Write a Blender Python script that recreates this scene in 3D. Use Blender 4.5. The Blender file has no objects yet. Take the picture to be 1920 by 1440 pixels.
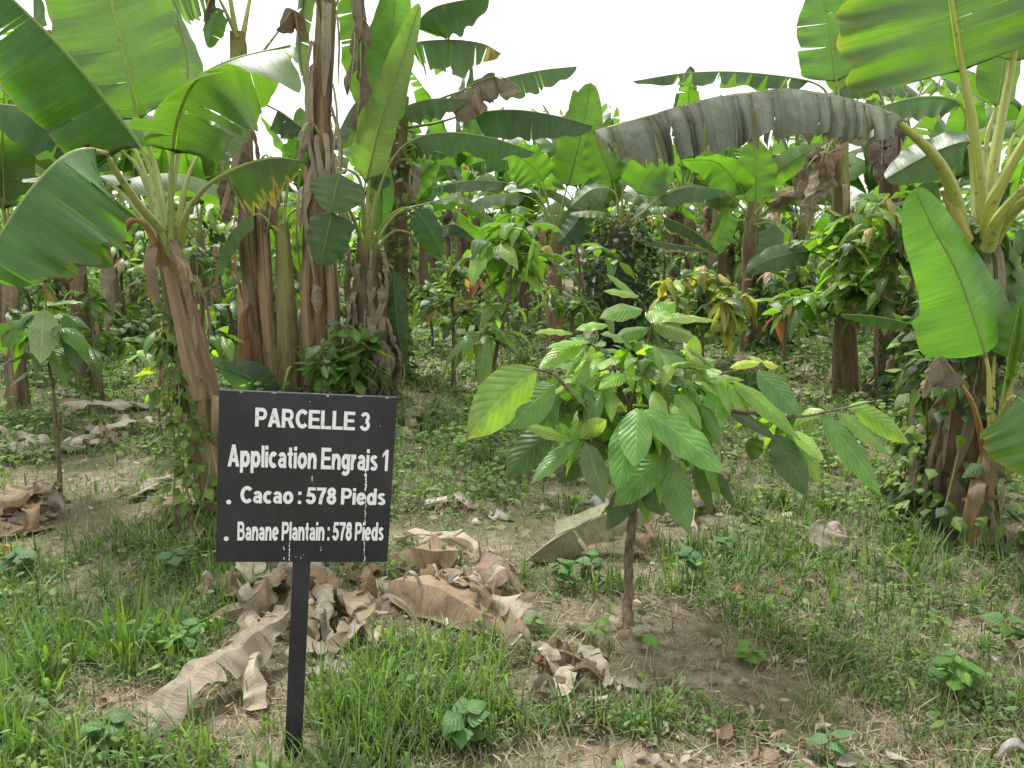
import bpy, math, random
import numpy as np
from mathutils import Matrix, Vector

# ------------------------------------------------------------------ camera, sky, sun, exposure
scene = bpy.context.scene
COL = scene.collection
F = 1507.0
TH = math.atan((720 - 440) / F)
CZ = 1.55
cam_d = bpy.data.cameras.new('camera')
cam = bpy.data.objects.new('camera', cam_d)
COL.objects.link(cam)
cam.location = (0, 0, CZ)
cam.rotation_euler = (math.pi / 2 - TH, 0, 0)
cam_d.sensor_width = 36
cam_d.lens = F / 1920 * 36
cam_d.clip_start = 0.05
cam_d.clip_end = 500
scene.camera = cam

SUN_EL, SUN_AZ = math.radians(62), math.radians(-35)      # azimuth from +Y (ahead) towards +X
world = bpy.data.worlds.new('World')
scene.world = world
world.use_nodes = True
wn = world.node_tree
wn.nodes.clear()
_sky = wn.nodes.new('ShaderNodeTexSky')
_sky.sky_type = 'NISHITA'
_sky.sun_disc = False
_sky.sun_elevation = SUN_EL
_sky.sun_rotation = SUN_AZ
_sky.dust_density = 4.0
_sky.air_density = 1.0
_hs = wn.nodes.new('ShaderNodeHueSaturation')
_hs.inputs['Saturation'].default_value = 0.12
_mx = wn.nodes.new('ShaderNodeMix')
_mx.data_type = 'RGBA'
_mx.inputs[0].default_value = 0.6
_mx.inputs[7].default_value = (9.5, 9.6, 9.7, 1)          # even cloud layer
_bg = wn.nodes.new('ShaderNodeBackground')
_bg.inputs[1].default_value = 0.052
_wo = wn.nodes.new('ShaderNodeOutputWorld')
wn.links.new(_sky.outputs[0], _hs.inputs['Color'])
wn.links.new(_hs.outputs[0], _mx.inputs[6])
wn.links.new(_mx.outputs[2], _bg.inputs[0])
wn.links.new(_bg.outputs[0], _wo.inputs[0])

sun_d = bpy.data.lights.new('sun', 'SUN')
sun_d.energy = 1.5
sun_d.angle = math.radians(11)
sun_d.color = (1, 0.97, 0.92)
sun = bpy.data.objects.new('sun', sun_d)
COL.objects.link(sun)
_sd = Vector((math.sin(SUN_AZ) * math.cos(SUN_EL), math.cos(SUN_AZ) * math.cos(SUN_EL), math.sin(SUN_EL)))
sun.rotation_euler = _sd.to_track_quat('Z', 'Y').to_euler()

vs = scene.view_settings
scene.display_settings.display_device = 'sRGB'
vs.view_transform = 'Standard'
vs.look = 'None'
vs.gamma = 1
vs.use_curve_mapping = False
vs.exposure = 2.06
scene.cycles.max_bounces = 8
scene.cycles.diffuse_bounces = 2
scene.cycles.transmission_bounces = 3
scene.cycles.transparent_max_bounces = 4

# ------------------------------------------------------------------ helpers
rng = np.random.default_rng(7)
random.seed(7)
_ct, _st = math.cos(TH), math.sin(TH)


def ray(px, py):
    x, y = (px - 960) / F, (720 - py) / F
    return np.array((x, _ct + y * _st, -_st + y * _ct))


def P(px, py, d):
    r = ray(px, py)
    t = d / r[1]
    return np.array((r[0] * t, d, CZ + r[2] * t))


def gh(x, y):
    """height of the ground"""
    x, y = np.asarray(x, float), np.asarray(y, float)
    h = 0.022 * np.sin(x * 1.7 + 0.6 * y) + 0.018 * np.sin(2.3 * y - x * 0.9 + 1.3) + 0.010 * np.sin(4.1 * x + 3.3 * y)
    h = h + 0.02 * np.exp(-(((x - 0.45) / 0.5) ** 2 + ((y - 3.02) / 0.45) ** 2))
    return h * np.clip((y - 0.5) / 2.0, 0.3, 1)


def G(px, py, dz=0.0):
    r = ray(px, py)
    z = 0.0
    for _ in range(4):
        t = (z - CZ) / r[2]
        z = float(gh(r[0] * t, r[1] * t))
    return np.array((r[0] * t, r[1] * t, z + dz))


def unit(v):
    v = np.asarray(v, float)
    return v / np.maximum(np.linalg.norm(v, axis=-1, keepdims=True), 1e-9)


def spline(pts, n):
    """Catmull-Rom through pts, resampled evenly to n points"""
    p = np.asarray(pts, float)
    if len(p) == 2:
        return p[0] + (p[1] - p[0]) * np.linspace(0, 1, n)[:, None]
    q = np.vstack((2 * p[0] - p[1], p, 2 * p[-1] - p[-2]))
    out = []
    for i in range(len(p) - 1):
        a, b, c, d = q[i], q[i + 1], q[i + 2], q[i + 3]
        t = np.linspace(0, 1, 16, endpoint=(i == len(p) - 2))[:, None]
        out.append(0.5 * (2 * b + (c - a) * t + (2 * a - 5 * b + 4 * c - d) * t * t + (3 * b - a - 3 * c + d) * t ** 3))
    o = np.vstack(out)
    s = np.concatenate(([0], np.cumsum(np.linalg.norm(np.diff(o, axis=0), axis=1))))
    u = np.linspace(0, s[-1], n)
    return np.stack([np.interp(u, s, o[:, k]) for k in range(3)], 1)


def plen(p):
    return float(np.linalg.norm(np.diff(p, axis=0), axis=1).sum())


class Wob:
    """cheap smooth 3-D noise, a sum of sines"""
    def __init__(self, r, freq, n=6):
        self.k = r.normal(size=(n, 3)) * freq
        self.p = r.uniform(0, 6.28, n)

    def __call__(self, p):
        return np.sin(p @ self.k.T + self.p).sum(-1) / math.sqrt(len(self.p))


class MB:
    """collects vertices and quads, builds ONE mesh object"""
    def __init__(self):
        self.v, self.f, self.uv, self.dry, self.col = [], [], [], [], []
        self.n = 0

    def add(self, v, f, uv=None, dry=None, col=None):
        v = np.asarray(v, np.float32).reshape(-1, 3)
        k = len(v)
        self.v.append(v)
        self.f.append(np.asarray(f, np.int64).reshape(-1, 4) + self.n)
        self.uv.append(np.zeros((k, 2)) if uv is None else np.asarray(uv, float).reshape(-1, 2))
        self.dry.append(np.zeros(k) if dry is None else np.broadcast_to(np.asarray(dry, float), (k,)).reshape(-1))
        self.col.append(np.broadcast_to(np.asarray((.1, .2, .04) if col is None else col, float), (k, 3)))
        self.n += k

    def mesh(self, name, mat, smooth=True):
        v, f = np.vstack(self.v), np.vstack(self.f)
        me = bpy.data.meshes.new(name)
        me.vertices.add(len(v))
        me.vertices.foreach_set('co', v.astype(np.float32).ravel())
        me.loops.add(f.size)
        me.loops.foreach_set('vertex_index', f.astype(np.int32).ravel())
        me.polygons.add(len(f))
        me.polygons.foreach_set('loop_start', np.arange(0, f.size, 4, dtype=np.int32))
        me.polygons.foreach_set('use_smooth', np.full(len(f), smooth))
        uv = np.vstack(self.uv)[f.ravel()]
        me.uv_layers.new(name='UVMap').data.foreach_set('uv', uv.astype(np.float32).ravel())
        a = me.attributes.new('dry', 'FLOAT', 'POINT')
        a.data.foreach_set('value', np.concatenate(self.dry).astype(np.float32))
        c = np.ones((len(v), 4), np.float32)
        c[:, :3] = np.vstack(self.col)
        a = me.attributes.new('col', 'FLOAT_COLOR', 'POINT')
        a.data.foreach_set('color', c.ravel())
        me.update(calc_edges=True)
        me.materials.append(mat)
        return me

    def build(self, name, mat, parent=None, smooth=True, color=None):
        me = self.mesh(name, mat, smooth)
        o = bpy.data.objects.new(name, me)
        COL.objects.link(o)
        if parent is not None:
            o.parent = parent
            if parent.name in PINV:          # meshes are written in world coordinates
                o.matrix_parent_inverse = PINV[parent.name]
        if color is not None:
            o.color = (*color, 1)
        return o


PINV = {}


def empty(name, loc, label, cat, group=None):
    o = bpy.data.objects.new(name, None)
    COL.objects.link(o)
    o.location = tuple(float(c) for c in loc)
    o.empty_display_size = 0.1
    PINV[o.name] = Matrix.Translation(o.location).inverted()
    tag(o, label, cat, group)
    return o


def tag(o, label=None, cat=None, group=None, kind=None):
    if label:
        o['label'] = label
    if cat:
        o['category'] = cat
    if group:
        o['group'] = group
    if kind:
        o['kind'] = kind
    return o


def gridq(nr, nc, flip=False):
    i, j = np.meshgrid(np.arange(nr - 1), np.arange(nc - 1), indexing='ij')
    a = i * nc + j
    q = np.stack((a, a + 1, a + nc + 1, a + nc), -1).reshape(-1, 4)
    return q[:, ::-1] if flip else q


def frames(mid, face):
    T = unit(np.gradient(mid, axis=0))
    face = np.asarray(face, float)
    if face.ndim == 1:
        face = np.broadcast_to(face, mid.shape)
    else:
        w = np.linspace(0, 1, len(mid))[:, None]
        face = face[0] * (1 - w) + face[1] * w
    S = np.cross(T, face)
    bad = np.linalg.norm(S, axis=1) < 1e-3
    S[bad] = (1, 0, 0)
    S = unit(S)
    N = np.cross(S, T)
    return T, S, N


def tube(mb, path, rad, sides=8, face=(0, 0, 1), groove=0.0, cap=True, col=None, dry=0.0):
    path = np.asarray(path)
    n = len(path)
    T, S, N = frames(path, face)
    ph = np.linspace(0, 2 * math.pi, sides + 1)
    rr = np.interp(np.linspace(0, 1, n), np.linspace(0, 1, len(rad)), rad)
    prof = 1 - groove * np.exp(-((ph - math.pi / 2) / 0.5) ** 2)
    v = path[:, None] + (S[:, None] * np.cos(ph)[None, :, None] + N[:, None] * np.sin(ph)[None, :, None]) * (rr[:, None] * prof[None])[..., None]
    L = plen(path)
    uv = np.stack(np.broadcast_arrays(ph[None] / 6.283, np.linspace(0, L, n)[:, None]), -1)
    mb.add(v.reshape(-1, 3), gridq(n, sides + 1), uv, dry, col)
    if cap:
        for k, fl in ((0, True), (n - 1, False)):
            c = path[k]
            ring = v[k]
            vv = np.vstack((ring, ring * 0.2 + c * 0.8))
            m = sides + 1
            q = np.array([(j, j + 1, m + j + 1, m + j) for j in range(sides)])
            mb.add(vv, q if not fl else q[:, ::-1], None, dry, col)


def wprofile(t, base=0.13, tip=0.6, te=1.9):
    b = np.clip(t / base, 0, 1)
    e = np.clip((t - tip) / (1 - tip), 0, 1)
    return np.maximum((1 - (1 - b) ** 2) ** 0.65 * np.sqrt(np.clip(1 - e ** te, 0, 1)), 0.0)


def blade(mb, mid, face, W, r, fold=(.3, .3), curl=.3, ripple=.05, rk=5, tears=0, tearamt=.25, gap=.008, n=40, m=5,
          dry=0.0, dryedge=0.0, drytip=0.0, pleat=0.0, edge=.03, crumple=0.0, crf=9.0, base=.13, tip=.6, zmin=None, sweep=.03, jag=0.0, te=1.9):
    mid = spline(mid, n)
    T, S, N = frames(mid, face)
    L = plen(mid)
    tg = np.linspace(0, 1, n)
    wob = Wob(r, 3.0 / max(W, .05))
    cw = [Wob(r, crf) for _ in range(3)]
    cf = [Wob(r, crf * 3.2) for _ in range(3)]

    def at(A, t):
        return np.stack([np.interp(t, tg, A[:, k]) for k in range(3)], -1)
    for sgn in (-1, 1):
        fo = fold[0] if sgn < 0 else fold[1]
        cuts = []
        if tears:
            cuts = sorted(r.uniform(.06, .97, max(1, int(tears + r.integers(-1, 2)))))
        edges = [0.0] + list(cuts) + [1.0]
        phase = r.uniform(0, 6.28)
        for si in range(len(edges) - 1):
            a, b = edges[si], edges[si + 1]
            if b - a < .004:
                continue
            R = max(3, int(round(n * (b - a))) + 1)
            t = np.linspace(a, b, R)
            v = np.linspace(0, 1, m + 1)
            ga = (gap * r.uniform(.2, 1.6)) if si > 0 else 0
            gb = (gap * r.uniform(.2, 1.6)) if si < len(edges) - 2 else 0
            tt = a + ga * v[None] + (t[:, None] - a) / (b - a) * (b - a - (ga + gb) * v[None])
            te = np.clip(tt + sweep * v[None] * np.minimum(1, 3 * (1 - tt)), 0, 1)
            df = r.normal() * tearamt if tears else 0
            w = W * wprofile(tt, base, tip, te)
            w = w * (1 + edge * v[None] * (np.sin(tt * (9 + 5 * math.sin(phase)) + phase) + .5 * np.sin(tt * (27 + 9 * math.cos(phase)) + 2 * phase) + .35 * np.sin(tt * 61 + 3 * phase)))
            if tears:
                w = w * (1 - abs(r.normal()) * jag * v[None])
            ang = fo + df * v[None] + curl * v[None] * np.ones_like(tt)
            dv = np.diff(v, prepend=0.0)
            ca, sa = np.cumsum(np.cos(ang) * dv, 1), np.cumsum(np.sin(ang) * dv, 1)
            p, s_, n_ = at(mid, te), at(S, te), at(N, te)
            q = p + w[..., None] * (sgn * ca[..., None] * s_ - sa[..., None] * n_)
            rp = ripple * v[None] ** 1.6 * w * (np.sin(6.283 * rk * tt + phase) + .7 * wob(q))
            q = q + rp[..., None] * n_
            if pleat:
                lt = (t[:, None] - a) / (b - a)
                q = q + (pleat * W * np.sin(math.pi * lt) * v[None] ** .7)[..., None] * (n_ * .7 + sgn * s_ * .7)
            if crumple:
                d = np.stack([c(q) for c in cw], -1)
                q = q + crumple * d * (.35 + .65 * v[None, :, None]) + .35 * crumple * np.stack([c2(q) for c2 in cf], -1)
            if zmin is not None:
                fl = gh(q[..., 0], q[..., 1]) + zmin
                q[..., 2] = np.where(q[..., 2] < fl, fl + (fl - q[..., 2]) * .12, q[..., 2])
            dd = np.full(tt.shape, float(dry))
            if dryedge:
                lim = 1 - dryedge * (.55 + .45 * np.sin(tt * 17 + phase) * np.sin(tt * 7.3) + .25 * np.sin(tt * 61 + phase))
                dd = np.maximum(dd, np.clip((v[None] - lim) / .22, 0, 1))
            if drytip:
                dd = np.maximum(dd, np.clip((tt - (1 - drytip)) / .08, 0, 1))
            uv = np.stack((tt * L, .5 + .5 * sgn * v[None] * np.ones_like(tt)), -1)
            mb.add(q.reshape(-1, 3), gridq(R, m + 1, sgn < 0), uv.reshape(-1, 2), dd.ravel())


def leaflets(mb, base, d, face, L, W, col, droop=.3, foldv=.25, r_=5, c_=2, ripple=.0, shape='leaf', rs=None, dry=0.0):
    """many small leaves at once"""
    n = len(base)
    if n == 0:
        return
    rs = rs or rng
    base, d = np.asarray(base, float), unit(d)
    face = np.broadcast_to(np.asarray(face, float), (n, 3))
    S = np.cross(d, face)
    S = np.where(np.linalg.norm(S, axis=1, keepdims=True) < 1e-3, (1.0, 0, 0), S)
    S = unit(S)
    N = np.cross(S, d)
    L = np.broadcast_to(np.asarray(L, float), (n,))
    W = np.broadcast_to(np.asarray(W, float), (n,))
    droop = np.broadcast_to(np.asarray(droop, float), (n,))
    foldv = np.broadcast_to(np.asarray(foldv, float), (n,))
    t = np.linspace(0, 1, r_ + 1)
    if shape == 'leaf':
        w = np.clip(np.sin(math.pi * t ** .85), 0, 1) ** .75
        w = w * np.where(t > .8, 1 - .45 * ((t - .8) / .2), 1)
        w[0] = .06
        w[-1] = .015
    elif shape == 'heart':
        w = np.sqrt(np.clip(1 - (1 - np.clip(t / .3, 0, 1)) ** 2, 0, 1)) * (1 - np.clip((t - .25) / .75, 0, 1) ** 1.4)
        w[0] = .25
        w[-1] = .02
    else:
        w = (1 - t ** 1.6) * np.minimum(1, .6 + 3 * t)
        w[-1] = .03
    v = np.linspace(-1, 1, c_ + 1)
    k = rs.uniform(2, 4, n)
    ph = rs.uniform(0, 6.28, n)
    # arc: direction swings towards straight down
    drop = droop[:, None] * t[None] ** 2
    cen = base[:, None] + L[:, None, None] * (d[:, None] * (t - .3 * np.minimum(drop, 1.2) * t)[..., None])
    cen[..., 2] -= L[:, None] * drop
    T = unit(np.gradient(cen, axis=1))
    Nn = np.cross(S[:, None], T)
    off = (W[:, None] * w[None])[..., None] * v[None, None]
    pos = cen[:, :, None] + S[:, None, None] * off[..., None]
    up = -np.abs(off) * foldv[:, None, None] if True else 0
    if ripple:
        up = up + ripple * W[:, None, None] * np.abs(v)[None, None] * np.sin(6.283 * k[:, None] * t[None] + ph[:, None])[..., None] * w[None, :, None] * np.where(v < 0, 1, .8)[None, None]
    pos = pos + Nn[:, :, None] * up[..., None]
    nv = (r_ + 1) * (c_ + 1)
    q = gridq(r_ + 1, c_ + 1)
    f = (q[None] + (np.arange(n) * nv)[:, None, None]).reshape(-1, 4)
    uv = np.broadcast_to(np.stack(np.broadcast_arrays(t[:, None], .5 + .5 * v[None]), -1)[None], (n, r_ + 1, c_ + 1, 2))
    col = np.broadcast_to(np.asarray(col, float), (n, 3))
    cc = np.repeat(col, nv, 0)
    mb.add(pos.reshape(-1, 3), f, uv.reshape(-1, 2), np.repeat(np.broadcast_to(dry, (n,)), nv), cc)


# ------------------------------------------------------------------ materials
class NT:
    def __init__(self, name):
        self.m = bpy.data.materials.new(name)
        self.m.use_nodes = True
        self.t = self.m.node_tree
        self.t.nodes.clear()
        self.out = self.t.nodes.new('ShaderNodeOutputMaterial')

    def n(self, typ, **kw):
        o = self.t.nodes.new('ShaderNode' + typ)
        for k, v in kw.items():
            setattr(o, k, v)
        return o

    def l(self, a, b):
        self.t.links.new(a, b)

    def val(self, sock, v):
        if hasattr(v, 'links') or isinstance(v, bpy.types.NodeSocket):
            self.l(v, sock)
        else:
            sock.default_value = v

    def math(self, op, a, b=0.0, c=None):
        o = self.n('Math', operation=op)
        self.val(o.inputs[0], a)
        self.val(o.inputs[1], b)
        if c is not None:
            self.val(o.inputs[2], c)
        return o.outputs[0]

    def mix(self, fac, a, b, mode='MIX'):
        o = self.n('Mix', data_type='RGBA', blend_type=mode)
        self.val(o.inputs[0], fac)
        self.val(o.inputs[6], a if not isinstance(a, tuple) else (*a[:3], 1))
        self.val(o.inputs[7], b if not isinstance(b, tuple) else (*b[:3], 1))
        return o.outputs[2]

    def noise(self, vec, scale, detail=3, rough=.55, dist=0.0):
        o = self.n('TexNoise')
        self.l(vec, o.inputs['Vector'])
        o.inputs['Scale'].default_value = scale
        o.inputs['Detail'].default_value = detail
        o.inputs['Roughness'].default_value = rough
        o.inputs['Distortion'].default_value = dist
        return o.outputs[0]

    def ramp(self, fac, stops):
        o = self.n('ValToRGB')
        e = o.color_ramp.elements
        while len(e) < len(stops):
            e.new(.5)
        for x, (p, c) in zip(e, stops):
            x.position = p
            x.color = (*c, 1) if len(c) == 3 else c
        self.l(fac, o.inputs[0])
        return o.outputs[0]

    def mapping(self, vec, scale):
        o = self.n('Mapping')
        self.l(vec, o.inputs[0])
        o.inputs['Scale'].default_value = scale
        return o.outputs[0]

    def bump(self, h, strength=.3, dist=.01):
        o = self.n('Bump')
        o.inputs['Strength'].default_value = strength
        o.inputs['Distance'].default_value = dist
        self.l(h, o.inputs['Height'])
        return o.outputs[0]

    def princ(self, col, rough=.5, spec=.4, normal=None):
        o = self.n('BsdfPrincipled')
        self.val(o.inputs['Base Color'], col if not isinstance(col, tuple) else (*col[:3], 1))
        self.val(o.inputs['Roughness'], rough)
        o.inputs['Specular IOR Level'].default_value = spec
        if normal is not None:
            self.l(normal, o.inputs['Normal'])
        return o

    def finish(self, shader):
        self.l(shader, self.out.inputs[0])
        return self.m


def leafy(name, kind):
    """kind: banana (object colour, UV metres), cacao / weed (per-leaf colour attribute), dead"""
    k = NT(name)
    uvn = k.n('UVMap').outputs[0]
    sep = k.n('SeparateXYZ')
    k.l(uvn, sep.inputs[0])
    U, V = sep.outputs[0], sep.outputs[1]
    av = k.math('ABSOLUTE', k.math('SUBTRACT', V, .5))        # 0 midrib .. .5 edge
    geo = k.n('NewGeometry')
    tc = k.n('TexCoord')
    dry = k.n('Attribute', attribute_name='dry').outputs['Fac']
    if kind in ('banana', 'dead', 'sheath'):
        base = k.n('ObjectInfo').outputs['Color']
    else:
        base = k.n('Attribute', attribute_name='col').outputs['Color']
    big = k.noise(tc.outputs['Object'], 3.0 if kind in ('banana', 'dead', 'sheath') else 14.0, 4)
    sheath = kind == 'sheath'
    kind = 'dead' if sheath else kind
    if kind in ('banana', 'dead'):
        fine = k.noise(k.mapping(uvn, (4, 34, 1) if sheath else (170, 1.5, 1)), 1.0, 3, .7, .5)
        mid_ = k.noise(k.mapping(uvn, (1.6, 8, 1) if sheath else (31, 1.1, 1)), 1.0, 4, .6, .8)
        vein = k.math('ADD', k.math('MULTIPLY', fine, .6), k.math('MULTIPLY', mid_, .6))   # ~.6
        veinf = k.math('ADD', .28 if kind == 'banana' else .30, k.math('MULTIPLY', vein, 1.2))
        if kind == 'dead' and not sheath:
            blot = k.noise(tc.outputs['Object'], 11.0, 5, .65, 1.0)
            veinf = k.math('MULTIPLY', veinf, k.math('ADD', .45, k.math('MULTIPLY', blot, 1.15)))
        hgt = vein
    else:
        # feather veins: light lines slanting out from the midrib
        ph = k.math('SUBTRACT', k.math('MULTIPLY', U, 9.0 if kind == 'cacao' else 5.0), k.math('MULTIPLY', av, 5.0 if kind == 'cacao' else 4.0))
        sw = k.math('ABSOLUTE', k.math('SUBTRACT', k.math('FRACT', ph), .5))            # 0 at vein .. .5
        line = k.math('SUBTRACT', 1.0, k.math('MINIMUM', 1.0, k.math('MULTIPLY', sw, 9.0)))
        midl = k.math('SUBTRACT', 1.0, k.math('MINIMUM', 1.0, k.math('MULTIPLY', av, 28.0)))
        ln = k.math('MAXIMUM', k.math('MULTIPLY', line, .6), midl)
        veinf = k.math('ADD', .93, k.math('MULTIPLY', ln, .45))
        hgt = k.math('SUBTRACT', k.math('MINIMUM', 1.0, k.math('MULTIPLY', sw, 2.4)), k.math('MULTIPLY', ln, .5))
    g_ = {'banana': .74, 'cacao': .98, 'weed': .84, 'dead': .80, 'straw': .9}[kind]
    var = k.math('ADD', .50 * g_, k.math('MULTIPLY', big, 1.0 * g_))
    f = k.math('MULTIPLY', veinf, var)
    comb = k.n('CombineColor')
    for i in range(3):
        k.l(f, comb.inputs[i])
    col = k.mix(1.0, base, comb.outputs[0], 'MULTIPLY')
    if kind == 'banana':
        col = k.mix(k.math('MULTIPLY', k.math('LESS_THAN', av, .012), .5), col, (.30, .40, .10))
    if kind == 'banana':
        st = k.noise(k.mapping(uvn, (42, 3.5, 1)), 1.0, 4, .65)
        pat = k.noise(tc.outputs['Object'], 1.7, 3)
        m1 = k.math('MULTIPLY', k.ramp(st, [(.60, (0, 0, 0)), (.68, (1, 1, 1))]), k.ramp(pat, [(.48, (0, 0, 0)), (.62, (.75, .75, .75))]))
        col = k.mix(m1, col, (.17, .15, .04))
        sp = k.noise(tc.outputs['Object'], 55.0, 3, .7)
        col = k.mix(k.ramp(sp, [(.68, (0, 0, 0)), (.72, (.6, .6, .6))]), col, (.10, .07, .03))
        dust = k.noise(k.mapping(uvn, (9, 2.0, 1)), 1.0, 5, .7)
        col = k.mix(k.ramp(dust, [(.5, (0, 0, 0)), (.72, (.2, .2, .2))]), col, (.20, .25, .13))
        rim = k.math('MULTIPLY', k.math('GREATER_THAN', k.math('ADD', av, k.math('MULTIPLY', k.math('SUBTRACT', dust, .5), .12)), .493), .7)
        col = k.mix(rim, col, (.17, .10, .04))
    # dead tissue: yellow ring, then brown streaks
    brn = k.ramp(k.noise(k.mapping(uvn, (60, 3, 1)), 1.0, 3, .6), [(.3, (.10, .055, .03)), (.55, (.27, .18, .10)), (.75, (.40, .32, .22))])
    if kind == 'cacao':
        sp = k.noise(tc.outputs['Object'], 40.0, 4, .7)
        col = k.mix(k.ramp(sp, [(.62, (0, 0, 0)), (.67, (.55, .55, .55))]), col, (.14, .10, .03))
        tipb = k.math('MULTIPLY', k.math('GREATER_THAN', k.math('ADD', U, k.math('MULTIPLY', sp, .16)), 1.03), .8)
        col = k.mix(tipb, col, (.16, .09, .04))
    if kind in ('banana', 'cacao'):
        yel = k.mix(k.math('MULTIPLY', k.math('MINIMUM', 1.0, k.math('MULTIPLY', dry, 3.0)), .85), col, (.42, .34, .05))
        col = k.mix(k.math('MAXIMUM', 0.0, k.math('MINIMUM', 1.0, k.math('SUBTRACT', k.math('MULTIPLY', dry, 2.6), .9))), yel, brn)
    elif kind == 'dead':
        spots = k.noise(tc.outputs['Object'], 22.0, 5, .7)
        col = k.mix(k.math('MULTIPLY', k.math('GREATER_THAN', spots, .6), .35), col, (.09, .055, .035))
    under = k.mix(.35, col, (.20, .27, .13) if kind not in ('dead', 'straw') else (.36, .31, .24))
    surf = k.mix(geo.outputs['Backfacing'], col, under)
    nrm = k.bump(hgt, {'banana': .5, 'dead': .8, 'cacao': .26, 'weed': .35, 'straw': .3}[kind], {'banana': .006, 'dead': .01, 'cacao': .01, 'weed': .004, 'straw': .004}[kind])
    rough = {'banana': .36, 'dead': .8, 'cacao': .36, 'weed': .55, 'straw': .8}[kind]
    pr = k.princ(surf, rough, {'banana': .5, 'dead': .2, 'cacao': .5, 'weed': .35, 'straw': .2}[kind], nrm)
    tr = k.n('BsdfTranslucent')
    if kind in ('dead', 'straw'):
        k.l(k.mix(1.0, col, (1.3, 1.1, .8), 'MULTIPLY'), tr.inputs[0])
        w = .22
    else:
        k.l(k.mix(1.0, col, (2.05, 2.55, .65) if kind == 'banana' else (2.2, 2.5, .65), 'MULTIPLY'), tr.inputs[0])
        w = {'banana': .46, 'cacao': .36, 'weed': .25}[kind]
    ms = k.n('MixShader')
    k.val(ms.inputs[0], w)
    k.l(pr.outputs[0], ms.inputs[1])
    k.l(tr.outputs[0], ms.inputs[2])
    return k.finish(ms.outputs[0])


M_BAN = leafy('banana_leaf', 'banana')
M_DEAD = leafy('dead_leaf', 'dead')
M_SHEATH = leafy('dead_sheath', 'sheath')
M_CAC = leafy('cacao_leaf', 'cacao')
M_WEED = leafy('weed_leaf', 'weed')
M_STRAW = leafy('dry_straw', 'straw')


def stalk_mat():
    k = NT('leaf_stalk')
    tc = k.n('TexCoord')
    uvn = k.n('UVMap').outputs[0]
    base = k.n('ObjectInfo').outputs['Color']
    st = k.noise(k.mapping(uvn, (26, 1.5, 1)), 1.0, 3)
    col = k.mix(.5, base, k.ramp(st, [(.3, (.55, .55, .55)), (.7, (1.25, 1.25, 1.25))]), 'MULTIPLY')
    sp = k.noise(tc.outputs['Object'], 24.0, 4, .7)
    col = k.mix(k.math('MULTIPLY', k.math('MINIMUM', 1.0, k.math('MAXIMUM', 0.0, k.math('MULTIPLY', k.math('SUBTRACT', sp, .57), 9.0))), .8), col, (.11, .05, .03))
    return k.finish(k.princ(col, .42, .45, k.bump(st, .25, .004)).outputs[0])


def stem_mat():
    k = NT('pseudostem')
    tc = k.n('TexCoord')
    uvn = k.n('UVMap').outputs[0]
    base = k.n('ObjectInfo').outputs['Color']
    st = k.noise(k.mapping(uvn, (14, .9, 1)), 1.0, 5, .65, .6)
    fi = k.noise(k.mapping(uvn, (70, 2.2, 1)), 1.0, 3, .6)
    pt = k.noise(k.mapping(uvn, (3.5, 1.6, 1)), 1.0, 4, .6, .8)
    tone = k.ramp(st, [(.30, (.16, .12, .10)), (.43, (.75, .72, .66)), (.58, (1.15, 1.12, 1.06)), (.76, (1.55, 1.55, 1.5))])
    col = k.mix(1.0, base, tone, 'MULTIPLY')
    dark = k.mix(.6, base, (.055, .03, .018))
    col = k.mix(k.ramp(pt, [(.46, (0, 0, 0)), (.56, (.85, .85, .85))]), col, dark)
    red = k.mix(.55, base, (.22, .12, .05))
    col = k.mix(k.ramp(k.noise(k.mapping(uvn, (5, .7, 1)), 1.3, 3), [(.52, (0, 0, 0)), (.68, (.45, .45, .45))]), col, red)
    grn = k.n('Attribute', attribute_name='dry').outputs['Fac']
    col = k.mix(k.math('MULTIPLY', grn, k.ramp(pt, [(.35, (1, 1, 1)), (.62, (.25, .25, .25))])), col, (.22, .23, .05))
    h = k.math('ADD', k.math('MULTIPLY', st, .7), k.math('MULTIPLY', fi, .4))
    return k.finish(k.princ(col, .68, .3, k.bump(h, .8, .015)).outputs[0])


def bark_mat():
    k = NT('cacao_bark')
    tc = k.n('TexCoord')
    n1 = k.noise(k.mapping(tc.outputs['Object'], (1, 1, .35)), 60.0, 5, .65)
    n2 = k.noise(tc.outputs['Object'], 9.0, 3)
    col = k.ramp(n1, [(.3, (.055, .038, .026)), (.55, (.15, .11, .075)), (.75, (.24, .20, .145))])
    col = k.mix(k.ramp(n2, [(.5, (0, 0, 0)), (.7, (.5, .5, .5))]), col, (.12, .13, .06))
    return k.finish(k.princ(col, .8, .2, k.bump(n1, .7, .006)).outputs[0])


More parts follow.
